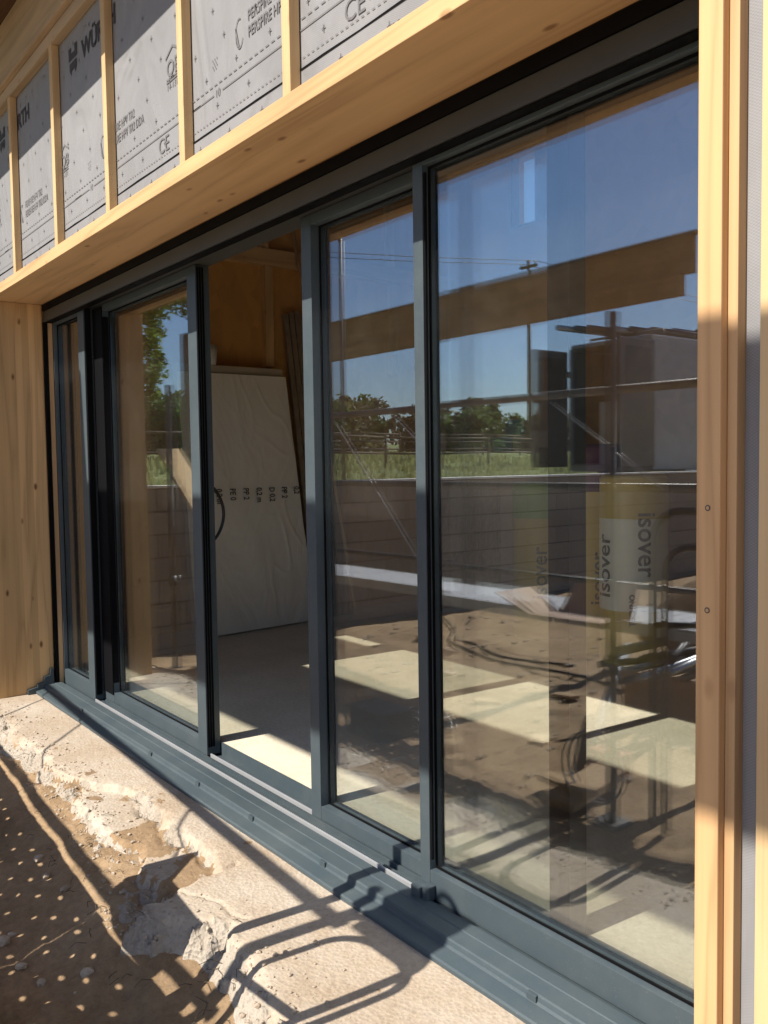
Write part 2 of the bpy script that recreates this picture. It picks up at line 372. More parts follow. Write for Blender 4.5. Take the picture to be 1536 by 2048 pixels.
# ---------------------------------------------------------------- ground
def fbm(x, y, s, o=4):
    return noise.fractal(Vector((x * s, y * s, 3.7)), 1.0, 2.0, o)
EDGE = [(-9, 1.15), (-6.6, 1.15), (-5.2, 1.20), (-4.4, 1.18), (-3.76, 1.14), (-3.2, 1.02), (-2.7, 0.98), (-2.47, 1.12), (-2.3, 1.13), (-2.0, 1.06), (-1.5, 0.98), (-0.4, 0.92), (5, 0.9)]
def edge_y(x):
    for (a, ya), (b, yb) in zip(EDGE, EDGE[1:]):
        if a <= x <= b: return ya + (yb - ya) * (x - a) / (b - a) + 0.045 * fbm(x, 0.3, 4.0)
    return 1.0
def field_z(x, y): return 0.86 + max(0, -x - 7.3) * 0.030 + 0.10 * fbm(x, y, 0.12, 3)
def yard_z(x, y):
    z = -0.285 + 0.035 * fbm(x, y, 0.9, 4) + 0.016 * fbm(x, y, 6.0, 4)
    if y > 0.3:
        d = edge_y(x) - y
        z += 0.10 * math.exp(-max(d, 0) / 0.14) + 0.012 * fbm(x + 9, y, 16.0, 4)
    if x < -2.6 and y < -0.6:   # windrows of spoil near the retaining wall
        z += 0.10 * max(0, fbm(x, y, 0.55, 3)) + 0.03 * abs(fbm(x, y, 3.0, 4))
    return z
def axis(a, b, step, grow=1.0, stop=None):
    out = [a]; s = step; sg = 1 if b > a else -1
    while (b - out[-1]) * sg > 1e-6:
        out.append(out[-1] + sg * s); s *= grow
    out[-1] = b; return out
xs = sorted(set([round(v, 4) for v in axis(-0.4, -6.9, 0.022)] + [round(v, 4) for v in axis(-6.95, -7.24, 0.06)] + [round(v, 4) for v in axis(-0.35, 260, 0.05, 1.25)] + [round(v, 4) for v in axis(-7.26, -400, 0.1, 1.16)]))
ys = sorted(set([round(v, 4) for v in axis(1.3, -0.2, 0.022)] + [round(v, 4) for v in axis(-0.25, -300, 0.03, 1.035)] + [round(v, 4) for v in axis(1.5, 300, 0.2, 1.35)]))
bm = bmn(); G = []
for x in xs:
    col = []
    for y in ys:
        if x < -7.25: z = field_z(x, y)
        elif -40 < y < 1.3 and x < 3: z = yard_z(x, y)
        else: z = -0.30 if y > -40 else -0.3
        col.append(bm.verts.new((x, y, z)))
    G.append(col)
for i in range(len(xs) - 1):
    for j in range(len(ys) - 1):
        f = bm.faces.new((G[i][j], G[i + 1][j], G[i + 1][j + 1], G[i][j + 1])); f.smooth = True
        f.material_index = 1 if (xs[i + 1] <= -7.25 or ys[j] < -45) else 0
g = obj('ground', bm, [M_sand, M_field], at=(0, 0, 0)); tag(g, kind='structure')

# broken concrete footing in front of the sill
def sstep(a, b, v):
    t = max(0.0, min(1.0, (v - a) / (b - a))); return t * t * (3 - 2 * t)
def ridge(x, y, sc): return 1 - abs(noise.fractal(Vector((x * sc, y * sc, 7.1)), 0.9, 2.1, 5)) * 2
def slab_parts(x, y):
    """height of the broken footing and how crumbled it is there (0 smooth .. 1 rubble)"""
    e = edge_y(x); d = y - e; w = 0.05 * fbm(x, 2.2, 2.3) + 0.018 * fbm(x, y, 11, 3)
    z = -0.100 + 0.0030 * fbm(x, y, 2.5, 3)
    rub = 1 - sstep(0.02, 0.13, d + 0.05 * fbm(x, y, 5, 3))
    # first break: everything left of the crack and outside this line has sunk
    b1 = 1.43 + w - 0.22 * sstep(-3.7, -4.5, x) - 0.02 * (x + 3.4)
    left = sstep(-2.80, -2.86, x + 0.06 * fbm(y, 1.1, 5.0) + (1.4 - y) * -0.2)
    s1 = sstep(0.0, 0.022, b1 - y) * left
    z -= s1 * (0.034 + 0.02 * fbm(x, y, 1.2, 2))
    rub = max(rub, left * math.exp(-((y - b1 + 0.02) / 0.035) ** 2) * (0.55 + 0.6 * fbm(x, y, 4, 2)) * sstep(-2.8, -3.1, x))
    b2 = 1.23 + 0.09 * fbm(x, 8, 2.6) + 0.02 * fbm(x, y, 14, 3)
    s2 = sstep(0.0, 0.05, b2 - y) * left
    z -= s2 * 0.035; rub = max(rub, s2)
    # dark crack between the plates
    cx = -2.83 + 0.06 * fbm(y, 1.1, 5.0) + (1.4 - y) * -0.2
    if y < 1.47: z -= 0.022 * math.exp(-((x - cx) / 0.009) ** 2)
    c3 = 1.30 + 0.25 * (x + 2.5) + 0.03 * fbm(x, 4.0, 9)
    if -2.8 < x < -2.45: z -= 0.010 * math.exp(-((y - c3) / 0.005) ** 2)
    rub = max(0.0, min(1.0, rub))
    if rub > 0.02:
        for sc_, amp in ((11.0, 0.019), (31.0, 0.011)):
            dd, pp = noise.voronoi(Vector((x * sc_, y * sc_ * 1.2, 0.3)))
            q_ = pp[0]; hh = noise.cell(q_ * 7.3)
            tx, ty = noise.cell(q_ * 3.7 + Vector((5, 0, 0))) - 0.5, noise.cell(q_ * 3.7 + Vector((0, 5, 0))) - 0.5
            z += rub * amp * (hh - 0.55 + 1.3 * (tx * (x * sc_ - q_.x) + ty * (y * sc_ * 1.2 - q_.y)))
        z += rub * 0.006 * fbm(x, y, 40, 3)
    if d < 0.10: z -= ((0.10 - d) / 0.10) ** 1.6 * 0.075
    if d < 0: z -= min(1.0, -d / 0.05) * 0.16
    return z, rub
def slab_z(x, y): return slab_parts(x, y)[0]
bm = bmn(); G = []
sx = axis(-0.5, -6.6, 0.0075); sy = axis(1.70, 0.80, 0.0075)
RB = []
for x in sx:
    pr_ = [slab_parts(x, y) for y in sy]; G.append([bm.verts.new((x, y, p_[0])) for y, p_ in zip(sy, pr_)]); RB.append([p_[1] for p_ in pr_])
for i in range(len(sx) - 1):
    for j in range(len(sy) - 1):
        f = bm.faces.new((G[i][j], G[i][j + 1], G[i + 1][j + 1], G[i + 1][j])); f.smooth = True; f.material_index = 1 if RB[i][j] > 0.42 + 0.25 * fbm(sx[i], sy[j], 20, 2) else (2 if G[i][j].co.z < -0.122 + 0.03 * fbm(sx[i], sy[j], 7, 4) and fbm(sx[i] + 3, sy[j], 3.0, 5) > 0.02 else 0)
tag(obj('concrete_footing', bm, [M_conc, M_rub, M_sand], at=(0, 0, 0)), kind='structure')
bm = bmn(); B(bm, -6.9, 3.2, 1.932, 6.2, -0.34, -0.0)
tag(obj('interior_floor', bm, M_floor, at=(0, 0, 0)), kind='structure')

# loose stones: uncountable
bm = bmn()
for i in range(1900):
    if i < 1300:
        x = random.uniform(-5.8, -1.0); y = edge_y(x) + abs(random.gauss(0.02, 0.13)); z = max(slab_z(x, y), yard_z(x, y)); r = random.uniform(0.002, 0.006) * random.choice((1, 1, 1, 1.9))
    else:
        x = random.uniform(-6.9, -0.8); y = random.uniform(-4.5, 1.0); z = yard_z(x, y); r = random.uniform(0.006, 0.03)
    if y > 1.58: continue
    bmesh.ops.create_icosphere(bm, subdivisions=1, radius=r, matrix=Matrix.Translation((x, y, z + r * 0.3)) @ Matrix.Rotation(random.random() * 6, 4, 'Z') @ Matrix.Diagonal((1, random.uniform(0.6, 1), random.uniform(0.45, 0.8), 1)))
tag(obj('loose_gravel', bm, M_stone, at=(0, 0, 0)), kind='stuff')
# dry twigs on the footing: uncountable
bm = bmn()
for i in range(70):
    x = random.uniform(-4.9, -2.0); y = edge_y(x) + random.uniform(-0.12, 0.12); a = random.uniform(0, 6.28); L = random.uniform(0.02, 0.07)
    z = max(slab_z(x, y), yard_z(x, y)) + 0.004
    T(bm, [(x, y, z), (x + math.cos(a) * L / 2, y + math.sin(a) * L / 2, z + 0.010), (x + math.cos(a + 0.3) * L, y + math.sin(a + 0.3) * L, z + 0.002)], 0.0011, 4)
tag(obj('dry_twigs', bm, M_bark, at=(0, 0, 0)), kind='stuff')

# ---------------------------------------------------------------- timber building shell
XL, XR = -5.85, -0.93           # clear opening
ZS = 2.40                       # underside of the header board
YM = 1.478                      # membrane plane
bld = root('timber_building', (-2.0, 3.8, -0.3), 'timber frame building under construction, clad in grey printed membrane around the glazed opening', 'building')
bm = bmn()
B(bm, -9.0, 3.0, YM + 0.004, 1.74, 2.462, 3.80); B(bm, -9.0, -6.62, YM + 0.004, 1.74, -0.3, 2.462); B(bm, -0.862, 3.0, YM + 0.004, 1.74, -0.3, 2.462)
obj('wall', bm, M_sheath, bld)
bm = bmn(); B(bm, -9.02, -6.9, 1.74, 6.2, -0.3, 4.3); obj('wall', bm, M_sheath, bld)
def wall_x(name, X, mat):  # interior lining of the left wall
    bm = bmn(); B(bm, X - 0.2, X, 1.744, 6.0, 0.001, 4.25); return obj(name, bm, mat, bld)
wall_x('left_lining', -6.70, M_osb)
bm = bmn()
for b6 in ((-6.7, -5.86, 6.0, 6.2, 0.001, 4.25), (-5.86, -5.39, 6.0, 6.2, 0.001, 3.50), (-5.86, -5.39, 6.0, 6.2, 4.16, 4.25), (-5.39, 3.0, 6.0, 6.2, 0.001, 4.25)): B(bm, *b6)
obj('back_wall', bm, M_osb, bld)
wf = None
bm = bmn()
for b6 in ((-5.86, -5.83, 6.02, 6.1, 3.50, 4.16), (-5.42, -5.39, 6.02, 6.1, 3.50, 4.16), (-5.56, -5.47, 6.02, 6.1, 3.5, 4.16), (-5.83, -5.56, 6.02, 6.1, 3.5, 3.53), (-5.47, -5.42, 6.02, 6.1, 3.5, 3.53)): B(bm, *b6)
wf = obj('upper_window_frame', bm, M_head, bld)
bm = bmn(); B(bm, 3.0, 3.2, 1.744, 6.2, 0.001, 4.25); obj('right_wall', bm, M_sheath, bld)
bm = bmn(); B(bm, -9.0, 3.4, 1.50, 6.4, 4.255, 4.5); obj('roof', bm, M_soffit, bld)
bm = bmn()
B(bm, -9.6, 3.4, 0.78, 1.90, 3.84, 3.92); obj('eave_soffit', bm, M_soffit, bld)
bm = bmn(); B(bm, -9.6, 3.4, 0.75, 0.78, 3.80, 4.02); obj('fascia', bm, M_eave, bld)
# eave beam on the wall with a small lip
bm = bmn(); B(bm, -9.2, 3.1, 1.405, YM, 3.52, 3.84, 0.006); B(bm, -9.2, 3.1, 1.435, YM, 3.455, 3.517, 0.004)
obj('eave_beam', bm, M_eave, bld)
# membrane
bm = bmn()
B(bm, -9.0, 3.0, YM, YM + 0.003, 2.545, 3.52); B(bm, -9.0, 3.0, YM - 0.0015, YM + 0.0015, 2.462, 2.5425)
B(bm, -9.0, -6.62, YM, YM + 0.003, -0.2, 2.46); B(bm, -0.861, 3.0, YM, YM + 0.003, -0.2, 2.46)
memb = obj('membrane', bm, M_memb, bld)
# lifted overlap seam: thin dark gap under the upper sheet
bm = bmn()
for i in range(60):
    x0 = -9 + i * 0.2; a = 0.0035 + 0.004 * abs(math.sin(i * 1.7)); 
    quad(bm, [(x0, YM - 0.003, 2.5415), (x0 + 0.2, YM - 0.003, 2.5415), (x0 + 0.2, YM - 0.003, 2.5425 + 0.003 + 0.004 * abs(math.sin((i + 1) * 1.7))), (x0, YM - 0.003, 2.5425 + a)])
obj('overlap_seam', bm, M_black, memb)
# printing on the membrane (surface marks)
bm = bmn(); yp = YM - 0.0028
def pl(x, z, k=1.0): return lambda u, v: (x + u * k, yp, z + v)
def dash(x0, x1, z, on, off, h, mi=1):
    x = x0
    while x < x1: quad(bm, [(x, yp, z), (x + on, yp, z), (x + on, yp, z + h), (x, yp, z + h)], mi); x += on + off
def mark(x, z, s=1.0):   # fastener-like company mark of two notched blocks
    P = lambda pts: quad(bm, [(x + a * s, yp, z + b * s) for a, b in pts], 0)
    P([(0, .075), (.035, .075), (.035, .135), (0, .135)]); P([(.085, .075), (.12, .075), (.12, .135), (.085, .135)]); P([(.035, .075), (.085, .075), (.085, .105), (.035, .105)])
    P([(0.01, .03), (.035, .0), (.035, .062), (0.01, .062)]); P([(.085, 0), (.11, .03), (.11, .062), (.085, .062)]); P([(.035, .025), (.085, .025), (.085, .062), (.035, .062)])
def row(x, z):           # x: left of the mark, z: its base
    mark(x, z); text_bm(bm, 'WÜRTH', 0.118, pl(x + 0.185, z + 0.026), 0, bold=0.0035)
def info(x, z):
    text_bm(bm, 'PERSPIRE HPV TR2', 0.050, pl(x + 0.10, z + 0.052, 0.78), 1, bold=0.0008)
    text_bm(bm, 'PERSPIRE HPV TR2 DDA', 0.050, pl(x + 0.10, z, 0.78), 1, bold=0.0012)
    for k in range(14):
        a0 = 1.2 + k * 0.33; a1 = a0 + 0.33
        c = lambda a, rr: (x + 0.04 + math.cos(a) * rr * 0.8, yp, z + 0.035 + math.sin(a) * rr * 1.5)
        quad(bm, [c(a0, 0.030), c(a1, 0.030), c(a1, 0.034), c(a0, 0.034)], 1)
    quad(bm, [(x + .03, yp, z - .01), (x + .04, yp, z - .01), (x + .018, yp, z + .06), (x + .012, yp, z + .06)], 1)
def house(x, z):
    text_bm(bm, 'QB', 0.085, pl(x + 0.004, z + 0.050), 1, bold=0.001)
    quad(bm, [(x - .004, yp, z + .118), (x + .062, yp, z + .150), (x + .062, yp, z + .160), (x - .004, yp, z + .128)], 1)
    quad(bm, [(x + .062, yp, z + .150), (x + .125, yp, z + .118), (x + .125, yp, z + .128), (x + .062, yp, z + .160)], 1)
    dash(x, x + .02, z + .040, .11, 1, .004); dash(x, x + .02, z + .028, .11, 1, .006)
    text_bm(bm, '14-131', 0.036, pl(x + 0.002, z), 1)
def ce(x, z): text_bm(bm, 'CE', 0.085, pl(x, z), 1)
def star(x, z):
    for k in range(5):
        for j in range(4):
            if (k + j) % 2: quad(bm, [(x + k * .008, yp, z + j * .011), (x + k * .008 + .004, yp, z + j * .011), (x + k * .008 + .004, yp, z + j * .011 + .007), (x + k * .008, yp, z + j * .011 + .007)], 1)
for k in range(-4, 4):
    o = 1.29 * k
    row(-4.40 + o, 3.245); info(-4.02 + o, 2.765); house(-3.28 + o, 2.805); ce(-3.37 + o, 2.588); star(-2.89 + o, 2.745)
    row(-3.485 + o, 2.405 - 0.03)
    text_bm(bm, 'PERSPIRE HIS', 0.10, pl(-4.42 + o, 3.51, 0.8), 0, bold=0.002)
    text_bm(bm, '10', 0.04, pl(-2.875 + o, 2.648), 1)
    quad(bm, [(-2.82 + o, yp, 2.658), (-1.99 + .29 + o, yp, 2.658), (-1.99 + .29 + o, yp, 2.662), (-2.82 + o, yp, 2.662)], 1)
    quad(bm, [(-3.00 + o - .08, yp, 2.658), (-2.885 + o, yp, 2.658), (-2.885 + o, yp, 2.662), (-3.00 + o - .08, yp, 2.662)], 1)
dash(-9, 3, 2.690, 0.022, 0.014, 0.004); dash(-9, 3, 2.575, 0.013, 0.012, 0.003); dash(-9, 3, 3.40, 0.022, 0.3, 0.004)
zc = [2.505, 2.62, 2.73, 2.84, 2.95, 3.06, 3.17, 3.28, 3.39]
for iz, z in enumerate(zc):
    x = -7.5 + (iz % 2) * 0.11 + iz * 0.03
    while x < 1:
        for hx, hz in ((0.010, 0.0018), (0.0018, 0.012)):
            quad(bm, [(x - hx, yp, z - hz), (x + hx, yp, z - hz), (x + hx, yp, z + hz), (x - hx, yp, z + hz)], 1)
        x += 0.225
bmesh.ops.delete(bm, geom=[v for v in bm.verts if v.co.z < 2.463], context='VERTS')
obj('membrane_print', bm, [M_print, M_print2], memb)

# battens
bat_lab = ['leftmost pale batten on the membrane, between the second WÜRTH print and the photo edge',
           'pale batten second from the left, left of the first full WÜRTH print',
           'pale batten crossing the letters of the WÜRTH print, third from the left',
           'pale batten beside the QB house symbol, fourth from the left',
           'pale batten just right of the PERSPIRE lettering, fifth from the left',
           'pale batten above the right part of the glazing, hidden past the photo top']
for i, x in enumerate((-5.351, -4.588, -3.865, -3.098, -2.357)):
    bm = bmn(); B(bm, x, x + 0.045, 1.438, YM - 0.004, 2.466, 3.455, 0.0015)
    tag(obj('batten', bm, M_batten, at=(x + 0.02 + i * 0.0, 1.45, 2.466 - i * 0.0)), bat_lab[i], 'batten', 'battens on the membrane')
bm = bmn(); B(bm, -0.812, -0.765, 1.438, YM - 0.004, -0.1, 3.455, 0.0015)
tag(obj('batten', bm, M_batten), 'long batten at the right edge of the photo, standing full height beside the jamb board', 'batten', 'battens on the membrane')

# lining boards of the opening
bm = bmn(); B(bm, -6.62, XR, 1.418, 1.735, ZS, 2.458, 0.0025)
tag(obj('header_board', bm, M_beam), 'long spruce board capping the top of the glazed opening, its front edge sunlit', 'board')
jr = root('jamb_board', (-0.9, 1.57, -0.12), 'pale spruce jamb board standing at the right side of the glazing, with two nail marks', 'board')
bm = bmn(); B(bm, XR, -0.882, 1.433, 1.735, -0.12, 2.458, 0.003); bd = obj('front_board', bm, M_post, jr)
bm = bmn(); B(bm, -0.881, -0.8615, 1.452, 1.735, -0.12, 2.458, 0.002); obj('backing_board', bm, M_post2, jr)
bm = bmn()
for z in (1.262, 1.075):
    for rr, d in ((0.0055, 0.0008), (0.0035, 0.0012)):
        c = Vector((-0.906, 1.433 - d, z)); n_ = 14
        vs = [bm.verts.new(c + Vector((math.cos(k * 6.2832 / n_) * rr, 0, math.sin(k * 6.2832 / n_) * rr))) for k in range(n_)]
        f = bm.faces.new(vs); f.material_index = 0 if rr > 0.004 else 1
obj('nail_mark', bm, [M_ink, M_post2], bd)
bm = bmn(); B(bm, -6.62, XL, 1.39, 1.735, -0.10, ZS - 0.002, 0.002)
tag(obj('laminated_wall_panel', bm, M_clt), 'knotty laminated timber panel forming the left reveal of the opening', 'wall panel')

# ---------------------------------------------------------------- window wall
fr = root('window_frame', (-3.4, 1.76, -0.1), 'anthracite aluminium outer frame and stepped sill of the sliding windows', 'window frame')
def prof(bm, pts, x0, x1, mi=0):
    a = [bm.verts.new((x0, y, z)) for y, z in pts]; b = [bm.verts.new((x1, y, z)) for y, z in pts]; n = len(pts)
    for i in range(n): f = bm.faces.new((a[i], a[(i + 1) % n], b[(i + 1) % n], b[i])); f.material_index = mi
    bm.faces.new(a[::-1]).material_index = mi; bm.faces.new(b).material_index = mi
bm = bmn(); prof(bm, [(1.612, -0.13), (1.607, -0.086), (1.612, -0.081), (1.660, -0.074), (1.666, -0.068), (1.6685, -0.055), (1.673, -0.051), (1.725, -0.049), (1.728, -0.0465), (1.772, -0.047), (1.776, -0.051), (1.776, -0.13)], XL + 0.03, XR)
sill = obj('sill', bm, M_sill, fr)
bm = bmn()
B(bm, XL + 0.03, XR, 1.777, 1.93, -0.13, -0.062)
B(bm, -5.2, -2.18, 1.812, 1.820, -0.062, -0.052); B(bm, -5.2, -2.18, 1.838, 1.848, -0.062, -0.046); B(bm, XL + 0.03, XR, 1.927, 1.9315, -0.062, 0.002)
obj('track_base', bm, M_alu, fr)
bm = bmn(); B(bm, -5.235, -2.175, 1.788, 1.7955, -0.061, -0.043, 0.002); obj('running_rail', bm, M_rail, fr)
bm = bmn(); B(bm, -3.855, -2.928, 1.868, 1.8755, -0.061, -0.042, 0.002); obj('running_rail', bm, M_rail, fr)
for x in (-5.11, -4.10, -3.57, -3.08, -2.56, -1.56):
    bm = bmn(); B(bm, x - 0.017, x + 0.017, 1.6665 - 0.007, 1.6665 + 0.010, -0.071, -0.0525, 0.002); obj('drain_cap', bm, M_alu, sill)
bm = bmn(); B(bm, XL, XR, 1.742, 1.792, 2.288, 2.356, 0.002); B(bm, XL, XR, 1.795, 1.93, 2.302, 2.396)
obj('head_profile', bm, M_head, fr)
bm = bmn(); B(bm, XL, XR, 1.750, 1.793, 2.284, 2.2875); B(bm, XL, XR, 1.7365, 1.7935, 2.3575, 2.3985); obj('head_gap_shade', bm, M_black, fr)  # thin black line below; upper black block paints the shaded recess above the profile
bm = bmn(); B(bm, XL, XL + 0.022, 1.737, 1.762, -0.09, 2.287); B(bm, XL, XL + 0.020, 1.793, 1.93, -0.09, 2.287)
obj('side_jamb', bm, M_black, fr)
bm = bmn(); B(bm, XL, XL + 0.019, 1.763, 1.792, -0.09, 2.287); obj('jamb_lining', bm, M_post2, fr)
bm = bmn(); B(bm, XR + 0.0, XR + 0.04, 1.737, 1.93, -0.09, 2.31); obj('side_jamb', bm, M_alu, fr)
# stepped end closer of the sill at the left reveal
bm = bmn(); prof(bm, [(1.56, -0.13), (1.56, -0.070), (1.62, -0.058), (1.622, -0.040), (1.66, -0.030), (1.664, 0.0), (1.70, 0.008), (1.704, 0.05), (1.71, 0.052), (1.722, 0.05), (1.722, -0.13)], XL + 0.001, XL + 0.029)
obj('sill_end_cap', bm, M_alu, fr)

def leaf(name, x0, x1, y0, dp, sl, sr, label, z0=-0.050, z1=2.30, rb=0.010, rt=0.038, group='tall glazed leaves of the window wall', bottoms=None):
    L = root(name, ((x0 + x1) / 2, y0 + dp / 2, z0), label, 'glass door', group)
    box_obj('stile', (x0, x0 + sl, y0, y0 + dp, z0, z1), M_alu, L, 0.0018)
    box_obj('stile', (x1 - sr, x1, y0, y0 + dp, z0, z1), M_alu, L, 0.0018)
    rbz = bottoms if bottoms else rb
    box_obj('bottom_rail', (x0 + sl, x1 - sr, y0 + 0.001, y0 + dp - 0.001, z0, rbz), M_alu, L, 0.0015)
    box_obj('top_rail', (x0 + sl, x1 - sr, y0 + 0.001, y0 + dp - 0.001, z1 - rt, z1), M_alu, L, 0.0015)
    a, b_, c, d = x0 + sl, x1 - sr, rbz, z1 - rt
    bm = bmn(); g_ = 0.007
    for yy in (y0 + dp - 0.034, y0 + dp - 0.004):
        B(bm, a, a + g_, yy, yy + 0.005, c, d); B(bm, b_ - g_, b_, yy, yy + 0.005, c, d)
        B(bm, a + g_, b_ - g_, yy, yy + 0.005, c, c + g_); B(bm, a + g_, b_ - g_, yy, yy + 0.005, d - g_, d)
    obj('gasket', bm, M_black, L)
    for nm, yy in (('outer_pane', y0 + dp - 0.028), ('inner_pane', y0 + dp - 0.0085)):
        bm = bmn(); B(bm, a + 0.001, b_ - 0.001, yy, yy + 0.004, c + 0.001, d - 0.001); obj(nm, bm, M_glass, L)
    return L
Y1, Y2, DP, DP2 = 1.793, 1.853, 0.0585, 0.072
lA = leaf('fixed_window_leaf', XL + 0.024, -5.243, Y1, DP, 0.008, 0.105, 'narrow fixed glass leaf at the far left, next to the laminated timber panel', z0=-0.056, rb=0.036, rt=0.028)
lD = leaf('fixed_window_leaf', -2.172, XR - 0.001, Y1, DP, 0.047, 0.05, 'large fixed glass leaf at the right, reflecting the van and showing insulation rolls behind', z0=-0.056, rb=0.036, rt=0.028)
lB = leaf('sliding_window_leaf', -5.345, -3.858, Y2, DP2, 0.25, 0.094, 'sliding glass leaf with the curved black handle, reflecting the tree and block wall', rb=0.012)
lC = leaf('sliding_window_leaf', -2.925, -1.592, Y2, DP2, 0.068, 0.075, 'sliding glass leaf right of the open gap, partly behind the large fixed leaf', rb=0.006)
# extra black interlock profile on the ends
for L_, x, s in ((lA, -5.243, 1), (lB, -3.858, 1), (lD, -2.125, 1)):
    pass
bm = bmn(); B(bm, -5.2425, -5.232, Y1 + 0.006, Y1 + 0.04, -0.02, 2.295); obj('interlock_seal', bm, M_black, lA)
bm = bmn()
for k in range(3): B(bm, -3.8575, -3.8545, Y2 + 0.006 + k * 0.013, Y2 + 0.015 + k * 0.013, -0.01, 2.29)
obj('brush_seal', bm, M_black, lB)
bm = bmn(); B(bm, -1.666, -1.5925, Y2 - 0.0010, Y2 - 0.0003, 0.0, 2.29); obj('interlock_seal', bm, M_black, lC)
bm = bmn(); B(bm, -5.26, -5.09, Y2 - 0.006, Y2 - 0.001, 0.0, 2.29); B(bm, -5.0945, -5.091, Y2 + 0.001, Y2 + 0.034, 0.07, 2.23); obj('interlock_seal', bm, M_black, lB)
bm = bmn(); B(bm, -2.1245, -2.117, Y1 + 0.004, Y1 + 0.012, 0.07, 2.25); obj('interlock_seal', bm, M_black, lD)
bm = bmn()
T(bm, arc(lambda t: (-3.895, Y2 + DP2 + 0.066 * math.sin(math.pi * t) ** 0.7 if 0 < t < 1 else Y2 + DP2 - 0.002, 0.985 + 0.27 * t), 22), 0.0075, 10)
obj('handle', bm, M_blackp, lB)
bm = bmn(); B(bm, -2.17, -2.128, 1.748, 1.7915, -0.052, -0.012, 0.004); obj('rail_end_block', bm, M_alu, lD)
bm = bmn(); B(bm, -2.1265, -2.095, 1.760, 1.7915, -0.052, -0.004, 0.004); obj('rail_end_block', bm, M_alu, lD)

# ---------------------------------------------------------------- interior things
# framing on the left wall
t = root('wall_framing', (-6.68, 4.0, 2.0), 'brown timber studs and level rail fixed high on the back wall inside', 'framing')
box_obj('rail', (-6.70, -6.62, 1.9, 5.99, 3.06, 3.20), M_studh, t, 0.002)
for y in (2.45, 3.83, 5.2):
    box_obj('stud', (-6.70, -6.625, y, y + 0.075, 2.20, 3.058), M_stud, t, 0.002); box_obj('stud', (-6.70, -6.63, y - 0.03, y + 0.045, 3.202, 4.24), M_stud, t, 0.002)
# plasterboard stack
t = root('plasterboard_stack', (-6.35, 3.55, 0), 'stack of pale boards wrapped in clear film, leaning inside, seen through the gap', 'boards')
def leanbox(bm, y0, y1, b0, b1, xt0, xt1, th, z0, z1, dy=0.05, dy0=0.0):
    # front face corners: bottom (b0 at y0, b1 at y1), top (xt0, xt1)
    f = [Vector((b0, y0, z0)), Vector((b1, y1, z0)), Vector((xt1, y1 - dy, z1)), Vector((xt0, y0 - dy0, z1))]
    bk = [v + Vector((-th, 0, 0)) for v in f]
    vf = [bm.verts.new(v) for v in f]; vb = [bm.verts.new(v) for v in bk]
    bm.faces.new(vf); bm.faces.new(vb[::-1])
    for i in range(4): bm.faces.new((vf[i], vb[i], vb[(i + 1) % 4], vf[(i + 1) % 4]))
bm = bmn(); leanbox(bm, 2.95, 4.10, -6.28, -6.40, -6.52, -6.54, 0.07, 0.002, 2.17, 0.17); obj('board_pile', bm, M_gyp, t)
bm = bmn(); ny, nz = 130, 230; G = []
for i in range(ny + 1):
    a = i / ny; rowv = []
    for j in range(nz + 1):
        c = j / nz; y = 2.94 + (4.11 - 0.17 * c - 2.94) * a; z = 0.012 + 2.09 * c
        x = (-6.275 - 0.12 * a) * (1 - c) + (-6.512 - 0.02 * a) * c + 0.003
        x += 0.012 * noise.noise(Vector((y * 3 + z * 1.6, z * 1.1 - y, 0.2)))
        q1 = noise.noise(Vector((y * 5 + z * 2.2, z * 1.7 - y * 1.5, 1.2))); q2 = noise.noise(Vector((y * 4 - z * 3.0, z * 2.6 + y, 5.2)))
        mk = max(0.0, min(1.0, 2.2 * noise.noise(Vector((y * 1.9, z * 1.4, 9.0))) + 0.25)); mk2 = max(0.0, min(1.0, 2.2 * noise.noise(Vector((y * 2.3, z * 1.1, 4.0)))))
        x += 0.0055 * mk * max(0, 1 - abs(q1) * 5) ** 2 + 0.005 * mk2 * max(0, 1 - abs(q2) * 8) ** 2
        rowv.append(bm.verts.new((x + 0.022, y, z)))
    G.append(rowv)
for i in range(ny):
    for j in range(nz): f = bm.faces.new((G[i][j], G[i + 1][j], G[i + 1][j + 1], G[i][j + 1])); f.smooth = True
fl = obj('film_wrap', bm, M_film, t)
bm = bmn()
def on_film(y, z):
    a = (y - 2.94) / 1.23; c = (z - 0.012) / 2.09
    return ((-6.275 - 0.12 * a) * (1 - c) + (-6.512 - 0.02 * a) * c + 0.042, y, z)
for k, s in enumerate(['0,2 m', 'PE 0', 'PP 2', '0,2 m', 'D 0,2', 'PP 2', '0,2', 'PE 0']):
    y0 = 3.20 + k * 0.125
    text_bm(bm, s, 0.075, (lambda y0: lambda u, v: on_film(y0 + v * 1.0, 1.17 - u * 0.72))(y0), 0, bold=0.0015)
obj('film_lettering', bm, M_ink, fl)
bm = bmn(); T(bm, [(-6.52, 3.22, 2.172), (-6.52, 3.22, 2.32)], 0.07, 20, 0.085)
t2 = obj('white_bucket', bm, M_white); tag(t2, 'small white bucket on top of the wrapped board stack', 'bucket')
# slat bundle beside it
t = root('metal_profile_bundle', (-6.45, 4.35, 0), 'bundle of dark grey drywall profiles leaning upright beside the wrapped boards', 'profiles')
for k in range(7):
    bm = bmn(); y = 4.17 + k * 0.055
    leanbox(bm, y, y + 0.046, -6.44 + 0.012 * (k % 2), -6.44 + 0.012 * (k % 2), -6.63, -6.63, 0.03, 0.002, 2.66 + 0.02 * (k % 3), 0.16, 0.16)
    obj('profile', bm, M_prof, t)
bm = bmn(); T(bm, [(-6.30, 4.50, 0.01), (-6.60, 4.06, 3.62)], 0.016, 6)
tag(obj('leaning_lath', bm, M_stud), 'thin timber lath leaning high against the back wall beside the dark profiles', 'lath')
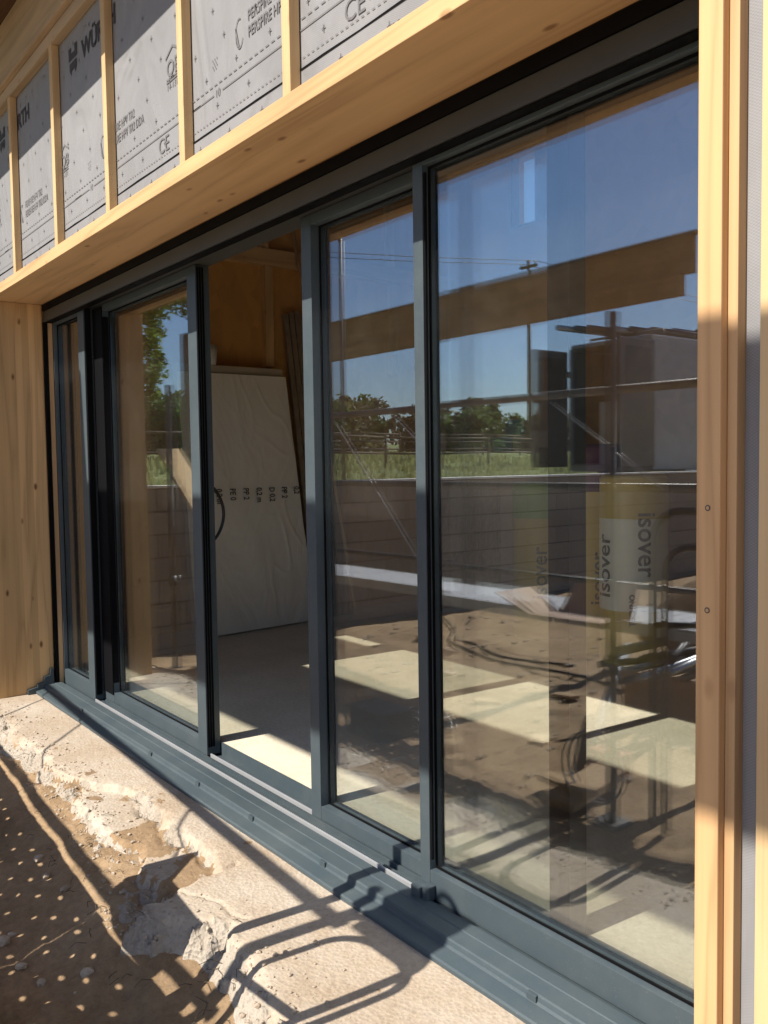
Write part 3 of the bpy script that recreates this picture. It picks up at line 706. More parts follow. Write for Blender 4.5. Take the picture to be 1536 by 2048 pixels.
# strand boards leaning on the back wall
def lean_y(name, x0, x1, yb, yt, h, th, mat, label, cat, skew=0.0):
    bm = bmn(); f = [(x0, yb, 0.002), (x1, yb, 0.002), (x1 + skew, yt, h), (x0 + skew, yt, h)]
    vf = [bm.verts.new(p) for p in f]; vb = [bm.verts.new((p[0], p[1] + th, p[2])) for p in f]
    bm.faces.new(vf); bm.faces.new(vb[::-1])
    for i in range(4): bm.faces.new((vf[i], vb[i], vb[(i + 1) % 4], vf[(i + 1) % 4]))
    return tag(obj(name, bm, mat), label, cat)
lean_y('strand_board', -6.35, -5.35, 5.35, 5.8, 1.55, 0.05, M_woodwool, 'rough brown strand board leaning against the rear wall inside', 'board')
lean_y('strand_board', -6.62, -6.40, 5.60, 5.93, 1.9, 0.03, M_sheath, 'narrow board leaning in the rear corner inside, left of the rough strand board', 'board')
# insulation rolls
def roll(x, y, r, h, mats, label, texts, ang0):
    t = root('insulation_roll', (x, y, 0), label, 'insulation', 'insulation rolls standing inside')
    bm = bmn(); n = 40; prof_ = [(0.0, 0.003), (r * 0.9, 0.003), (r, 0.03)] + [(r * (1 - 0.012 * abs(math.sin(k * 2.1))), 0.03 + (h - 0.06) * k / 14) for k in range(15)] + [(r, h - 0.03), (r * 0.9, h - 0.002), (r * 0.35, h - 0.015), (0.0, h - 0.03)]
    rings = [[bm.verts.new((x + math.cos(a * 2 * math.pi / n) * pr, y + math.sin(a * 2 * math.pi / n) * pr, z)) for a in range(n)] if pr > 0 else [bm.verts.new((x, y, z))] for pr, z in prof_]
    for i in range(len(rings) - 1):
        A, Bv = rings[i], rings[i + 1]
        for k in range(n):
            if len(A) == 1: f = bm.faces.new((A[0], Bv[(k + 1) % n], Bv[k]))
            elif len(Bv) == 1: f = bm.faces.new((A[k], A[(k + 1) % n], Bv[0]))
            else:
                f = bm.faces.new((A[k], A[(k + 1) % n], Bv[(k + 1) % n], Bv[k]))
                zc_ = (prof_[i][1] + prof_[i + 1][1]) / 2 / h; f.material_index = 1 if mats[3][0] < zc_ < mats[3][1] else (2 if zc_ > mats[3][1] and mats[2] else 0)
            f.smooth = True
    obj('wrapping', bm, [mats[0], mats[1], mats[2] or mats[0]], t)
    bm = bmn()
    for s, size, zs, da, dirn in texts:
        def place(u, v, zs=zs, da=da, dirn=dirn):
            a = ang0 + (da + (-v if dirn > 0 else v)) / r
            return (x + math.cos(a) * (r + 0.004), y + math.sin(a) * (r + 0.004), zs + dirn * u)
        text_bm(bm, s, size, place, 0, bold=0.002)
    obj('printed_lettering', bm, M_ink2, t)
    return t
A0 = R(-51)
roll(-4.08, 4.98, 0.215, 1.47, (M_org, M_yel, M_pur, (0.0, 0.74)), 'tall orange yellow insulation roll standing behind the glass, between the other two rolls', [('isover', 0.15, 0.35, 0.10, 1), ('ISOVER E', 0.06, 0.45, -0.08, 1)], A0)
roll(-3.62, 4.86, 0.225, 1.26, (M_yel, M_whi, M_yel, (0.32, 0.80)), 'white and yellow insulation roll with dark isover lettering, rightmost of the rolls', [('isover', 0.17, 1.02, 0.02, -1), ('isover', 0.17, 0.45, -0.17, 1), ('TECHNO', 0.05, 0.28, 0.0, 1)], A0)
roll(-4.62, 5.06, 0.22, 1.20, (M_yel, M_yel, M_grn, (0.0, 0.78)), 'yellow insulation roll with green top band, leftmost of the rolls', [('isover', 0.16, 0.32, 0.05, 1)], A0)
bm = bmn(); B(bm, -5.10, -4.86, 5.3, 5.55, 1.34, 1.46); B(bm, -4.98, -4.76, 5.32, 5.5, 1.462, 1.60)
B(bm, -5.2, -4.7, 5.2, 5.6, 0.002, 1.338)
t = obj('stacked_boxes', bm, M_card); bm = bmn(); bm.free()
tag(t, 'tall brown carton pile inside at the rear wall behind the strand board', 'boxes')
bm = bmn(); B(bm, -4.74, -4.50, 5.62, 5.66, 1.25, 1.37, 0.004); B(bm, -4.58, -4.36, 5.62, 5.66, 1.39, 1.53, 0.004); B(bm, -4.8, -4.3, 5.66, 5.70, 0.9, 1.6)
# (blue sheets pinned on a board near the rear wall)
bm.free()
bm = bmn(); B(bm, -5.35, -5.14, 5.27, 5.29, 1.44, 1.56, 0.003)
tag(obj('blue_sheet', bm, M_blue), 'lower blue packet hanging near the strand board inside', 'packet', 'two blue packets inside')
bm = bmn(); B(bm, -5.20, -5.0, 5.27, 5.29, 1.575, 1.70, 0.003)
tag(obj('blue_sheet', bm, M_blue), 'upper blue packet hanging near the strand board inside', 'packet', 'two blue packets inside')

# ---------------------------------------------------------------- scaffold in front of the wall (behind the viewer's left side)
sc = root('scaffold', (-4.4, 0.0, -0.3), 'steel tube scaffold with low perforated decks, rails and braces, mirrored in the glass', 'scaffold')
def sky_(x): return -0.34 - 0.055 * (x + 4.4)
for x, y, zt in ((-2.47, 0.50, 2.0), (-2.42, -0.42, 1.95), (-6.62, 0.88, 2.0), (-6.5, -0.25, 1.95)):
    bm = bmn(); T(bm, [(x, y, -0.27), (x, y, zt)], 0.0242, 14); st = obj('standard', bm, M_darkst, sc)
    bm = bmn(); B(bm, x - 0.07, x + 0.07, y - 0.07, y + 0.07, -0.285, -0.272); obj('base_plate', bm, M_darkst, st)
    bm = bmn(); T(bm, [(x, y, 0.4), (x, y, 0.48)], 0.034, 12); obj('coupler', bm, M_darkst, st)
for z in (1.745, 1.20, 0.655):
    bm = bmn(); T(bm, [(-6.6, sky_(-6.6) + 0.03, z), (-2.36, sky_(-2.36) + 0.03, z)], 0.0242 if z > 0.7 else 0.017, 12); obj('guard_rail', bm, M_darkst, sc)
for (xa, za), (xb, zb) in (((-5.88, 1.72), (-4.87, 0.63)), ((-5.17, 1.72), (-4.48, 1.21)), ((-3.56, 1.70), (-2.80, 1.19))):
    bm = bmn(); T(bm, [(xa, sky_(xa) + 0.06, za), (xb, sky_(xb) + 0.06, zb)], 0.006, 8); obj('brace', bm, M_rail, sc)
for x in (-2.45, -6.52):
    bm = bmn(); T(bm, [(x, -0.44 if x > -4 else -0.27, 0.50), (x, 0.52 if x > -4 else 0.64, 0.50)], 0.022, 12); obj('cross_tube', bm, M_darkst, sc)
def perf(x0, x1, yc, wd, z, label, name='perforated_deck'):
    """a steel plank with real round holes and folded side flanges"""
    rt = root(name, ((x0 + x1) / 2, yc, z - 0.05), label, 'scaffold deck', 'perforated steel decks on the scaffold')
    bm = bmn(); px = 0.088; nx = int((x1 - x0) / px); nyy = 6; py = wd / nyy; sk = -0.055
    for i in range(nx):
        for j in range(nyy):
            cx = x0 + (i + 0.5) * px; cy0 = -wd / 2 + (j + 0.5) * py
            hole = (i + j) % 2 == 0
            def P(dx, dy): return (cx + dx, yc + cy0 + dy + sk * (cx + dx - (x0 + x1) / 2), z)
            out = [(-px / 2, -py / 2), (0, -py / 2), (px / 2, -py / 2), (px / 2, 0), (px / 2, py / 2), (0, py / 2), (-px / 2, py / 2), (-px / 2, 0)]
            if not hole: bm.faces.new([bm.verts.new(P(*o)) for o in out])
            else:
                vi = [bm.verts.new(P(math.cos(R(a)) * 0.0105, math.sin(R(a)) * 0.0105)) for a in (225, 270, 315, 0, 45, 90, 135, 180)]
                vo = [bm.verts.new(P(*o)) for o in out]
                for k in range(8): bm.faces.new((vo[k], vo[(k + 1) % 8], vi[(k + 1) % 8], vi[k]))
    x1 = x0 + nx * px
    bmesh.ops.remove_doubles(bm, verts=bm.verts, dist=0.0005)
    obj('plate', bm, M_galvw, rt)
    for s in (-1, 1):
        bm = bmn(); mid = (x0 + nx * px + x0) / 2
        OB(bm, (mid, yc + s * (wd / 2 + 0.002) + sk * (mid - (x0 + x1) / 2), z - 0.028), (nx * px / 2, sk * nx * px / 2, 0), (0, 0.0018, 0), (0, 0, 0.03)); obj('flange', bm, M_galvw, rt)
    return rt
perf(-6.5, -4.72, 0.145, 0.42, 0.572, 'perforated steel scaffold deck mirrored low in the sliding leaf right of the gap')
perf(-4.742, -3.04, 0.045, 0.42, 0.572, 'perforated steel scaffold deck mirrored in the left part of the large fixed leaf')
perf(-3.068, -1.95, -0.05, 0.42, 0.572, 'short perforated steel scaffold deck mirrored low at the right, past the mirrored post')
# bent hoop barrier
t = root('hoop_barrier', (-2.12, 0.38, -0.28), 'bent tube barrier frame standing by the scaffold post, mostly seen by its curved shadow', 'barrier')
def hoop(x0, x1, y, zb, zt, r, rad):
    pts = [(x0, y, zb), (x0, y, zt - rad)]
    pts += [(x0 + rad * (1 - math.cos(a)), y, zt - rad + rad * math.sin(a)) for a in [k * math.pi / 16 for k in range(1, 9)]]
    pts += [(x1 - rad + rad * math.sin(a), y, zt - rad + rad * math.cos(a)) for a in [k * math.pi / 16 for k in range(0, 9)]]
    pts += [(x1, y, zb)]
    bm = bmn(); T(bm, pts, r, 10); return bm
obj('outer_hoop', hoop(-2.35, -1.98, 0.36, -0.28, 1.13, 0.019, 0.14), M_darkst, t)
obj('inner_hoop', hoop(-2.26, -1.93, 0.40, -0.28, 0.98, 0.015, 0.12), M_darkst, t)
bm = bmn(); T(bm, [(-2.35, 0.36, 0.62), (-1.98, 0.36, 0.66)], 0.014, 8); obj('cross_bar', bm, M_darkst, t)
t = root('shade_blocker', (-2.22, -0.42, 1.80), 'dark added bag hooked at the top of the far right scaffold post', 'blocker')  # made-up shape, added to cast the blob of shade on the sill
bm = bmn(); B(bm, -2.36, -2.05, -0.48, -0.37, 1.80, 2.02, 0.03); obj('blocker_body', bm, M_blackp, t)
bm = bmn(); T(bm, arc(lambda t: (-2.30 + 0.19 * t, -0.425, 2.0 + 0.09 * math.sin(math.pi * t)), 12), 0.010, 6); obj('blocker_loop', bm, M_blackp, t)
# cardboard tray on the deck
bm = bmn()
for pts in ([(-3.02, 0.22, 0.58), (-2.62, 0.16, 0.58), (-2.58, 0.44, 0.60), (-2.98, 0.48, 0.60)], [(-3.02, 0.22, 0.58), (-2.98, 0.48, 0.60), (-3.14, 0.56, 0.70), (-3.2, 0.24, 0.69)], [(-2.62, 0.16, 0.58), (-3.02, 0.22, 0.58), (-3.0, 0.12, 0.72), (-2.66, 0.05, 0.74)]):
    a = [Vector(p) for p in pts]; n_ = (a[1] - a[0]).cross(a[2] - a[0]).normalized() * 0.0025
    vf = [bm.verts.new(v + n_) for v in a]; vb = [bm.verts.new(v - n_) for v in a]
    bm.faces.new(vf); bm.faces.new(vb[::-1])
    for i in range(4): bm.faces.new((vf[i], vb[i], vb[(i + 1) % 4], vf[(i + 1) % 4]))
tag(obj('cardboard_tray', bm, M_card), 'opened pinkish cardboard tray lying on the end of the scaffold deck', 'cardboard')

# upper working platform high above: shades the middle band of the window wall
up = root('high_platform', (-4.0, -1.95, 4.4), 'high plank working platform on poles standing off the facade, known by its band of shade', 'platform')
for k in range(4):
    y0 = -2.42 + k * 0.232
    box_obj('plank', (-8.6, 0.35, y0, y0 + 0.228, 4.36, 4.40), M_plank, up)
for k in range(3): box_obj('plank', (-8.6, -5.5, -1.488 + k * 0.232, -1.26 + k * 0.232, 4.36, 4.40), M_plank, up)  # extra planks added only to shade the floor inside at left
for x in (-8.9, 0.9):
    for y in (-2.40, -1.55):
        bm = bmn(); T(bm, [(x, y, -0.3), (x, y, 4.9)], 0.0242, 12); obj('pole', bm, M_darkst, up)
    bm = bmn(); T(bm, [(x, -2.6, 4.33), (x, -1.4, 4.33)], 0.024, 12); obj('transom', bm, M_darkst, up)
for y in (-2.35, -1.6):
    bm = bmn(); T(bm, [(-9.0, y, 4.335), (1.0, y, 4.335)], 0.02, 10); obj('ledger', bm, M_darkst, up)

# timber beam on posts, reflected as the broad band
t = root('timber_beam_gantry', (-7.6, -3.4, -0.3), 'broad brown timber beam on posts, mirrored as a band across both right panes', 'beam')
bm = bmn(); B(bm, -11.6, -4.62, -3.44, -3.36, 3.02, 3.36, 0.004); obj('upper_board', bm, M_ply, t)
bm = bmn(); B(bm, -11.55, -4.72, -3.42, -3.34, 2.83, 3.018, 0.004); obj('lower_board', bm, M_ply, t)
bm = bmn(); B(bm, -11.65, -4.55, -3.47, -3.31, 3.362, 3.375); obj('metal_capping', bm, M_galv, t)
for x in (-11.5, -4.40):
    bm = bmn(); B(bm, x, x + 0.1, -3.45, -3.35, -0.3 if x > -7 else 0.8, 3.36); obj('post', bm, M_plank, t)

# ---------------------------------------------------------------- retaining wall
t = root('block_wall', (-7.25, -6.5, -0.3), 'grey concrete block wall with thin white coping, mirrored in the glass below the field', 'wall')
bm = bmn(); B(bm, -7.42, -7.20, -16, 1.05, -0.4, 1.165); obj('masonry', bm, M_block, t, at=(-7.2, 0, -0.235))
bm = bmn(); B(bm, -7.44, -7.18, -16.02, 1.07, 1.168, 1.190, 0.003); obj('coping', bm, M_cap, t)

# things on the yard seen mirrored
def plank(name, a, b, w, th, mat, label, cat, group=None, lift=0.0):
    a, b = Vector(a), Vector(b); d = (b - a); L = d.length / 2; d.normalize(); s = d.cross(Vector((0, 0, 1))).normalized(); u = s.cross(d)
    bm = bmn(); OB(bm, (a + b) / 2, d * L, s * w / 2, u * th / 2, 0.002); o = obj(name, bm, mat); return tag(o, label, cat, group)
plank('leaning_plank', (-4.9, 0.62, -0.22), (-7.30, 0.60, 1.50), 0.20, 0.03, M_batten, 'pale plank leaning over the block wall, mirrored in the leaf with the handle', 'plank')
bm = bmn(); B(bm, -8.0, -7.86, 0.0, 0.14, 0.7, 2.63, 0.01); tag(obj('grey_post', bm, M_fence), 'short grey timber post behind the block wall near the leaning plank', 'post')
plank('foot_board', (-2.70, 0.60, -0.24), (-2.78, 0.12, -0.21), 0.18, 0.04, M_plank, 'short wide board lying on the soil beside the foot of the scaffold post', 'board')
plank('foot_board', (-2.60, 0.48, -0.195), (-2.96, 0.40, -0.22), 0.09, 0.03, M_plank, 'thin splintered board crossing under the short wide board', 'board')
bm = bmn(); B(bm, -3.0, -2.80, -0.08, 0.02, -0.28, -0.17, 0.006); tag(obj('loose_brick', bm, M_brick), 'red brown brick lying on the soil by the scaffold post', 'brick')
pal = root('timber_pallet', (-3.1, -1.4, -0.28), 'grey timber pallet on the soil with a heap of steel tubes on top', 'pallet')
for k in range(5): box_obj('slat', (-3.5 + k * 0.17, -3.4 + k * 0.17, -1.9, -0.9, 0.02, 0.045), M_plank, pal)
for k in range(3): box_obj('runner', (-3.5, -2.72, -1.9 + k * 0.44, -1.8 + k * 0.44, -0.24, 0.018), M_plank, pal)
t = root('steel_tube_pile', (-3.1, -1.2, 0.05), 'heap of crossed steel tubes lying on the pallet', 'tubes')
for i in range(7):
    a = random.uniform(-0.5, 0.5); cx = -3.1 + random.uniform(-0.2, 0.2); cy = -1.3 + random.uniform(-0.2, 0.2); z = 0.075 + 0.045 * (i // 3); L = random.uniform(0.5, 0.9)
    bm = bmn(); T(bm, [(cx - math.sin(a) * L, cy - math.cos(a) * L, z), (cx + math.sin(a) * L, cy + math.cos(a) * L, z + 0.02)], 0.022, 10); obj('tube', bm, M_galv if i % 2 else M_darkst, t)
bm = bmn(); T(bm, [(-3.05, -0.05, -0.2), (-3.6, -1.1, 0.12)], 0.03, 12); tag(obj('propped_tube', bm, M_galv), 'bright steel tube propped from the soil onto the pallet', 'tube')
def cable(pts, r, label, mat=M_blackp):
    pp = [(x, y, yard_z(x, y) + r) for x, y in pts]; bm = bmn(); T(bm, smoothpath(pp, 6), r, 6); return tag(obj('cable', bm, mat), label, 'cable')
cable([(-6.9, -2.4), (-6.2, -1.9), (-5.85, -1.55), (-5.5, -1.45), (-5.0, -1.35), (-4.2, -1.45), (-3.4, -1.2), (-2.6, -0.7)], 0.013, 'black hose winding across the bare soil in the mirrored yard')
cable([(-6.6, -2.5), (-6.0, -1.75), (-5.7, -1.7), (-5.2, -1.55), (-4.6, -1.75)], 0.011, 'thin black cable running close beside the winding hose')
t = root('cable_tangle', (-4.1, 0.35, -0.27), 'tangled bunch of grey and black cables on the soil', 'cables')
for i in range(9):
    pts = []; c = Vector((-4.1, 0.35, 0)); a = random.random() * 6
    for k in range(9):
        a += random.uniform(0.5, 1.2); rr = random.uniform(0.05, 0.20); x = c.x + math.cos(a) * rr; y = c.y + math.sin(a) * rr * 0.8; pts.append((x, y, yard_z(x, y) + random.uniform(0.01, 0.11)))
    bm = bmn(); T(bm, smoothpath(pts, 5), 0.006, 5); obj('cable_loop', bm, M_galv if i % 3 == 0 else M_blackp, t)
bm = bmn(); B(bm, -4.34, -3.98, 0.56, 0.80, -0.27, -0.10, 0.01); tag(obj('black_crate', bm, M_blackp), 'low black box on the soil beside the cable tangle', 'crate')
for i, (x, y, s, a) in enumerate(((-4.9, 0.25, 0.22, 0.5), (-5.3, 0.0, 0.3, 0.1), (-4.75, 0.72, 0.18, 1.2), (-3.7, 0.55, 0.2, 2.0))):
    bm = bmn(); OB(bm, (x, y, yard_z(x, y) + 0.03), (math.cos(a) * s / 2, math.sin(a) * s / 2, 0), (-math.sin(a) * 0.05, math.cos(a) * 0.05, 0), (0, 0, 0.025), 0.003)
    tag(obj('timber_offcut', bm, M_plank), ['timber offcut on the soil left of the cable tangle', 'longest timber offcut, farthest left on the soil', 'short timber offcut next to the broken footing edge', 'timber offcut right of the black box'][i], 'offcut', 'timber offcuts on the soil')
bm = bmn()
for k in range(2):
    T(bm, arc(lambda t: (-2.62 + 0.16 * math.cos(6.283 * t), 0.42 + 0.05 * k, -0.08 + 0.17 * math.sin(6.283 * t)), 24), 0.006, 6)
tag(obj('hose_coil', bm, M_galv), 'small coil of pale hose standing at the foot of the scaffold post', 'hose')
for i, (x, y, a, L, lab) in enumerate(((-5.6, -1.15, 0.4, 0.26, 'flat wood scrap on the soil between the winding hose and the decks'), (-4.3, -0.5, 2.1, 0.18, 'wood scrap on the soil right of the cable tangle, under the decks'),
        (-3.5, -0.15, 1.0, 0.22, 'wood scrap on the soil just left of the brick'), (-5.0, -0.75, 2.7, 0.14, 'short wood scrap on the soil behind the longest offcut'),
        (-6.1, -1.3, 0.9, 0.3, 'long wood scrap on the soil nearest the block wall'), (-4.0, -0.95, 0.1, 0.2, 'wood scrap on the soil in front of the winding hose, nearest the pallet'))):
    w2 = 0.03 + 0.008 * (i % 3)
    bm = bmn(); OB(bm, (x, y, yard_z(x, y) + 0.02), (math.cos(a) * L / 2, math.sin(a) * L / 2, 0.01), (-math.sin(a) * w2, math.cos(a) * w2, 0.004), (0, 0, 0.011), 0.002)
    tag(obj('wood_scrap', bm, M_plank if i % 3 else M_card), lab, 'scrap', 'wood scraps scattered on the soil')
# spoil heaps / splintered pallets to the right of the mirrored yard
bm = bmn(); G = []
for i in range(50):
    rw = []
    for j in range(40):
        x = -5.6 + 2.8 * i / 49; y = -5.2 + 3.0 * j / 39; d = math.hypot((x + 4.2) / 1.3, (y + 3.9) / 1.25)
        rw.append(bm.verts.new((x, y, -0.45 + 0.85 * max(0, 1 - d * d) + 0.06 * fbm(x, y, 3, 5))))
    G.append(rw)
for i in range(49):
    for j in range(39): f = bm.faces.new((G[i][j], G[i + 1][j], G[i + 1][j + 1], G[i][j + 1])); f.smooth = True
tag(obj('soil_heap', bm, M_sand, at=(0, 0, 0)), kind='structure')

# ---------------------------------------------------------------- van behind the wall
VX0, VX1, VY0, VY1, VZ = -9.15, -7.62, -12.2, -7.0, 0.86
v = root('delivery_van', (-8.4, -9.6, VZ), 'grey delivery van with both rear doors open, mirrored at the right', 'van')
bm = bmn(); th = 0.05; zf, zr = VZ + 0.45, VZ + 2.28
B(bm, VX0, VX0 + th, VY0, VY1, zf - 0.1, zr - 0.06, 0.01); B(bm, VX1 - th, VX1, VY0, VY1, zf - 0.1, zr - 0.06, 0.01)
B(bm, VX0 + 0.02, VX1 - 0.02, VY0, VY1 - 0.01, zr - 0.07, zr, 0.03); B(bm, VX0 + th, VX1 - th, VY0, VY1, zf - 0.12, zf - 0.02)
B(bm, VX0 + 0.05, VX1 - 0.05, VY0 - 0.9, VY0, zf - 0.1, VZ + 1.15, 0.12); B(bm, VX0 + th, VX1 - th, VY0 + 1.4, VY0 + 1.45, zf - 0.02, zr - 0.07)
obj('body', bm, M_van, v)
bm = bmn(); B(bm, VX0 + th + 0.001, VX0 + th + 0.01, VY0 + 1.5, VY1 - 0.05, zf, zr - 0.1); B(bm, VX1 - th - 0.01, VX1 - th - 0.001, VY0 + 1.5, VY1 - 0.05, zf, zr - 0.1); B(bm, VX0 + 0.1, VX1 - 0.1, VY0 + 1.46, VY0 + 1.48, zf, zr - 0.1)
obj('cargo_lining', bm, M_vanin, v)
for s, x in ((-1, VX0 - 0.03), (1, VX1 + 0.03)):
    bm = bmn(); B(bm, x - 0.03, x + 0.03, VY1 + 0.02, VY1 + 0.80, zf - 0.05, zr - 0.10, 0.025); d = obj('rear_door', bm, M_vand, v)
    bm = bmn(); B(bm, x - 0.034, x + 0.034, VY1 + 0.12, VY1 + 0.70, zr - 0.82, zr - 0.22, 0.01); obj('door_window', bm, M_vang, d)
    for z in (zf + 0.2, zr - 0.5):
        q_ = x + 0.03 * (1 if s < 0 else -1)
        box_obj('hinge', (q_ - 0.01, q_ + 0.01, VY1 - 0.02, VY1 + 0.06, z, z + 0.09), M_galv, d)
for x in (VX0 + 0.12, VX1 - 0.12):
    for y in (VY0 + 0.2, VY1 - 1.0):
        bm = bmn(); T(bm, [(x - 0.11, y, VZ + 0.34), (x + 0.11, y, VZ + 0.34)], 0.34, 24); w = obj('wheel', bm, M_blackp, v)
        bm = bmn(); T(bm, [(x - 0.112, y, VZ + 0.34), (x + 0.112, y, VZ + 0.34)], 0.19, 20); obj('rim', bm, M_galv, w)
bm = bmn(); B(bm, VX1 + 0.001, VX1 + 0.006, VY0 + 0.3, VY0 + 1.2, VZ + 1.3, VZ + 1.95, 0.001); obj('cab_window', bm, M_vang, v)
bm = bmn()
bm.free()
for y in (VY1 - 0.4, VY1 - 2.0, VY1 - 3.6):
    bm = bmn(); T(bm, [(VX0 + 0.1, y, zr - 0.02), (VX0 + 0.1, y, zr + 0.1), (VX1 - 0.1, y, zr + 0.1), (VX1 - 0.1, y, zr - 0.02)], 0.02, 8)
    obj('roof_bar', bm, M_darkst, v)
bm = bmn(); B(bm, -8.85, -8.45, -7.9, -7.35, zf - 0.015, zf + 0.95, 0.01); tag(obj('white_cabinet', bm, M_white), 'white cabinet standing inside the open rear of the van', 'cabinet')
bm = bmn(); B(bm, -8.38, -8.0, -7.8, -7.40, zf - 0.015, zf + 0.62, 0.02); tag(obj('red_tool_case', bm, M_red), 'red tool case inside the van beside the white cabinet', 'case')
t = root('pipe_load', (-8.3, -9.0, zr + 0.12), 'bundle of dark pipes and lengths tied on the van roof rack', 'pipes')
for i in range(11):
    x = -8.75 + (i % 6) * 0.13; z = zr + 0.165 + 0.09 * (i // 6); y1 = VY1 + 0.9 - 0.28 * i + random.uniform(-0.2, 0.2)
    bm = bmn(); T(bm, [(x, -12.0, z), (x, y1, z)], 0.042, 10); obj('pipe', bm, M_darkst if i % 3 else M_galv, t)

# ---------------------------------------------------------------- fences, poles, trees of the field
def fence(pts, h, label, rails=2, step=2.4, pr=0.05):
    rt = root('field_fence', (pts[0][0], pts[0][1], field_z(*pts[0])), label, 'fence', 'timber fences across the field')
    P = [Vector((x, y, 0)) for x, y in pts]
    for a, b in zip(P, P[1:]):
        n = max(1, int((b - a).length / step))
        for k in range(n):
            p = a + (b - a) * k / n; q = a + (b - a) * (k + 1) / n; z = field_z(p.x, p.y); z2 = field_z(q.x, q.y)
            bm = bmn(); T(bm, [(p.x, p.y, z - 0.1), (p.x, p.y, z + h)], pr, 6); obj('post', bm, M_fence, rt)
            for r_i in range(rails):
                f = (r_i + 1) / rails * 0.92
                bm = bmn(); T(bm, [(p.x, p.y, z + h * f), (q.x, q.y, z2 + h * f)], pr * 0.75, 5); obj('rail', bm, M_fence, rt)
    return rt
fence([(-18, 0), (-19.5, -9), (-22, -22)], 1.0, 'near brown post and rail fence crossing the mirrored meadow', 2, 2.6, 0.045)
fence([(-33, 2), (-34, -14), (-37, -38)], 1.25, 'far brown post and rail fence in front of the mirrored trees', 3, 3.4, 0.06)
p = root('utility_pole', (-40, -39, 2.0), 'tall wooden utility pole with crossarm, mirrored above the brown beam', 'utility pole')
bm = bmn(); T(bm, [(-40, -39, 1.6), (-40, -39, 14.4)], 0.15, 8, 0.10); obj('pole', bm, M_fence, p)
bm = bmn(); B(bm, -40.7, -39.3, -39.1, -38.9, 13.9, 14.05); obj('crossarm', bm, M_fence, p)
for k in (-0.6, 0, 0.6):
    bm = bmn(); T(bm, [(-40 + k, -39, 14.05), (-40 + k, -39, 14.28)], 0.06, 8); obj('insulator', bm, M_white, p)
for i, (dz, dx) in enumerate(((0.0, -0.6), (0.0, 0.6))):
    bm = bmn(); a = Vector((-40 + dx, -39, 14.25)); b = Vector((-34 + dx, 30, 13.0))
    T(bm, [a.lerp(b, k / 12) - Vector((0, 0, 2.4 * math.sin(math.pi * k / 12))) for k in range(13)], 0.018, 4)
    b = Vector((-30 + dx, -110, 13.5)); T(bm, [a.lerp(b, k / 12) - Vector((0, 0, 1.6 * math.sin(math.pi * k / 12))) for k in range(13)], 0.018, 4)
    tag(obj('overhead_wire', bm, M_blackp), ['overhead wire on the far end of the pole crossarm', 'overhead wire on the near end of the pole crossarm'][i], 'wire', 'overhead wires')

def tree(x, y, h, r, mat, label, n=2200, leafs=0.12, trunk=True, squash=0.85, clumps=26, low=0.25, group='trees beyond the field', seed=0, zb=None, fixed=None):
    rnd = random.Random(seed * 77 + 5); z0 = field_z(x, y) if zb is None else zb
    rt = root('tree', (x, y, z0 - 0.1), label, 'tree', group)
    bm = bmn(); T(bm, [(x, y, z0 - 0.2), (x + 0.03 * h, y, z0 + h * 0.3), (x, y + 0.02 * h, z0 + h * 0.7)], h * 0.035, 8, h * 0.012)
    for k in range(7):
        a = rnd.random() * 6.28; zz = z0 + h * rnd.uniform(0.25, 0.6)
        T(bm, [(x, y, zz), (x + math.cos(a) * r * 0.4, y + math.sin(a) * r * 0.4, zz + h * 0.10), (x + math.cos(a) * r * 0.8, y + math.sin(a) * r * 0.8, zz + h * 0.16)], h * 0.012, 5, h * 0.003)
    obj('trunk', bm, M_bark, rt)
    bm = bmn(); cl = []
    cz = z0 + h * (low + (1 - low) / 2); hz = h * (1 - low) / 2
    for k in range(clumps):
        while True:
            a = Vector((rnd.uniform(-1, 1), rnd.uniform(-1, 1), rnd.uniform(-1, 1)))
            if 0.25 < a.length < 1: break
        cl.append((Vector((x + a.x * r * 0.85, y + a.y * r * 0.85, cz + a.z * hz * 0.88)), r * rnd.uniform(0.18, 0.38)))
    if fixed: cl = fixed; clumps = len(cl)
    for k in range(n):
        c, cr = cl[rnd.randrange(clumps)]
        d = Vector((rnd.gauss(0, 1), rnd.gauss(0, 1), rnd.gauss(0, 1))).normalized() * cr * (rnd.random() ** 0.4)
        p_ = c + Vector((d.x, d.y, d.z * squash)); s = leafs * rnd.uniform(0.5, 1.3)
        a = Vector((rnd.gauss(0, 1), rnd.gauss(0, 1), rnd.gauss(0, 0.6))).normalized() * s; b = a.orthogonal().normalized() * s * 0.6
        b.rotate(Matrix.Rotation(rnd.random() * 6.28, 3, a))
        bm.faces.new([bm.verts.new(p_ + v_) for v_ in (a, b, -a, -b)])
    obj('crown', bm, mat, rt); return rt
rf = random.Random(11); F_ = []
for k in range(34): F_.append((Vector((-20 + rf.uniform(-1.5, 1.5), -4.25 + rf.uniform(-0.22, 0.30), rf.uniform(3.0, 4.4))), rf.uniform(0.16, 0.36)))
for k in range(34): F_.append((Vector((-20 + rf.uniform(-1.2, 1.2), rf.uniform(-6.6, -4.3), 5.25 + rf.uniform(-0.35, 0.5))), rf.uniform(0.16, 0.40)))
for k in range(46): F_.append((Vector((-20 + rf.uniform(-2.5, 2.5), rf.uniform(-3.4, 0.8), rf.uniform(3.4, 8.0))), rf.uniform(0.4, 0.8)))
tree(-20, -2.4, 7.0, 3.2, M_leaf, 'large spring green tree mirrored at the top of the leaf with the handle', 26000, 0.055, seed=1, fixed=F_)
tree(-34, -11.4, 2.9, 2.0, M_leaf3, 'round green tree behind the fence, mirrored in the leaf with the handle', 9000, 0.09, clumps=40, low=0.05, seed=2)
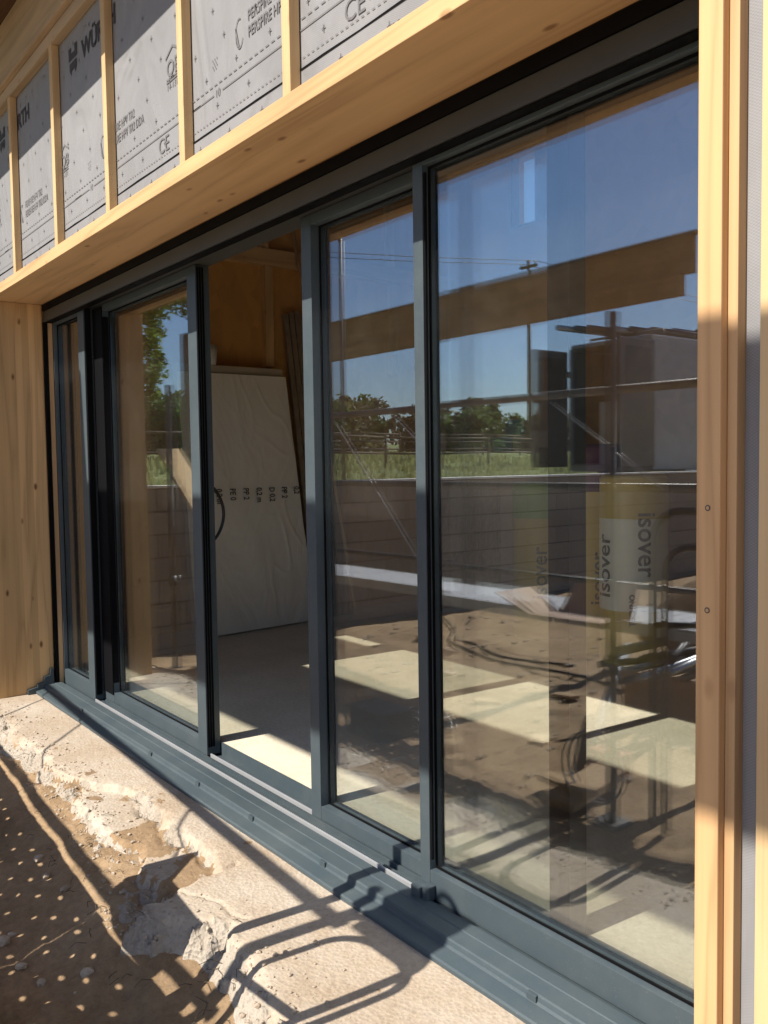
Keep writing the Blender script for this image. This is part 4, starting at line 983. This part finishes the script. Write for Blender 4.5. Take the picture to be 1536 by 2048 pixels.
tree(-33.5, -9.3, 1.9, 1.3, M_leaf2, 'small brownish bush left of the round green tree', 3500, 0.07, clumps=22, low=0.0, seed=3)
def hedge_lab(i):
    return ['tree at the left end of the far mirrored tree line', 'second tree from the left in the far mirrored tree line'][i] if i < 2 else 'far tree number'
ordn = ['leftmost', 'second', 'third', 'fourth', 'fifth', 'sixth', 'seventh', 'eighth', 'ninth', 'tenth', 'eleventh', 'twelfth', 'thirteenth', 'fourteenth', 'fifteenth', 'sixteenth', 'seventeenth', 'eighteenth', 'nineteenth', 'twentieth']
def far_label(k):
    s_ = ordn[k] if k < 20 else 'twenty ' + ordn[k - 20].replace('leftmost', 'first') + ' ' if k < 40 else ''
    return '%s tree from the left in the far tree line beyond the fences' % s_.strip()
rnd = random.Random(4); k = 0
names = ['low rounded', 'broad dense', 'slightly taller', 'thin topped', 'dark squat', 'wide spreading', 'tall rounded', 'gapped', 'brownish', 'bushy', 'narrow', 'pointed', 'flat topped', 'leaning', 'small', 'heavy']
side = ['left end', 'left part', 'centre', 'right part', 'right end']
yy = 2.0
while yy > -95 and k < 38:
    X_ = -58 + rnd.uniform(-4, 4); h = rnd.uniform(4.4, 5.3); rr = rnd.uniform(2.4, 3.6)
    tree(X_, yy, h + 1.3, rr, M_leaf2 if k % 3 else M_leaf3, far_label(k), 2600, 0.24, clumps=30, low=0.0, group='far tree line beyond the fences', seed=20 + k, zb=field_z(X_, yy) - 1.5)
    yy -= rr * 0.92; k += 1
# grass and weeds: uncountable
bm = bmn()
for i in range(26000):
    if i < 12000: x = -7.46 - abs(random.gauss(0, 2.2)); y = random.uniform(-13, 3)
    else: x = -7.5 - random.random() ** 1.6 * 30; y = -26 + random.random() * 30
    if VX0 - 0.3 < x < VX1 + 0.3 and y < VY1 + 0.3: continue
    z = field_z(x, y); s = random.uniform(0.05, 0.16) * (1 + (-x - 7) * 0.04); a = random.random() * 6.28; l = random.uniform(-0.5, 0.5) * s
    w_2 = 0.012 + 0.002 * (-x - 7)
    bm.faces.new([bm.verts.new(q) for q in ((x - math.cos(a) * w_2, y - math.sin(a) * w_2, z - 0.02), (x + math.cos(a) * w_2, y + math.sin(a) * w_2, z - 0.02), (x + l, y + l * 0.5, z + s))])
tag(obj('meadow_grass', bm, M_grass, at=(0, 0, 0)), kind='stuff')
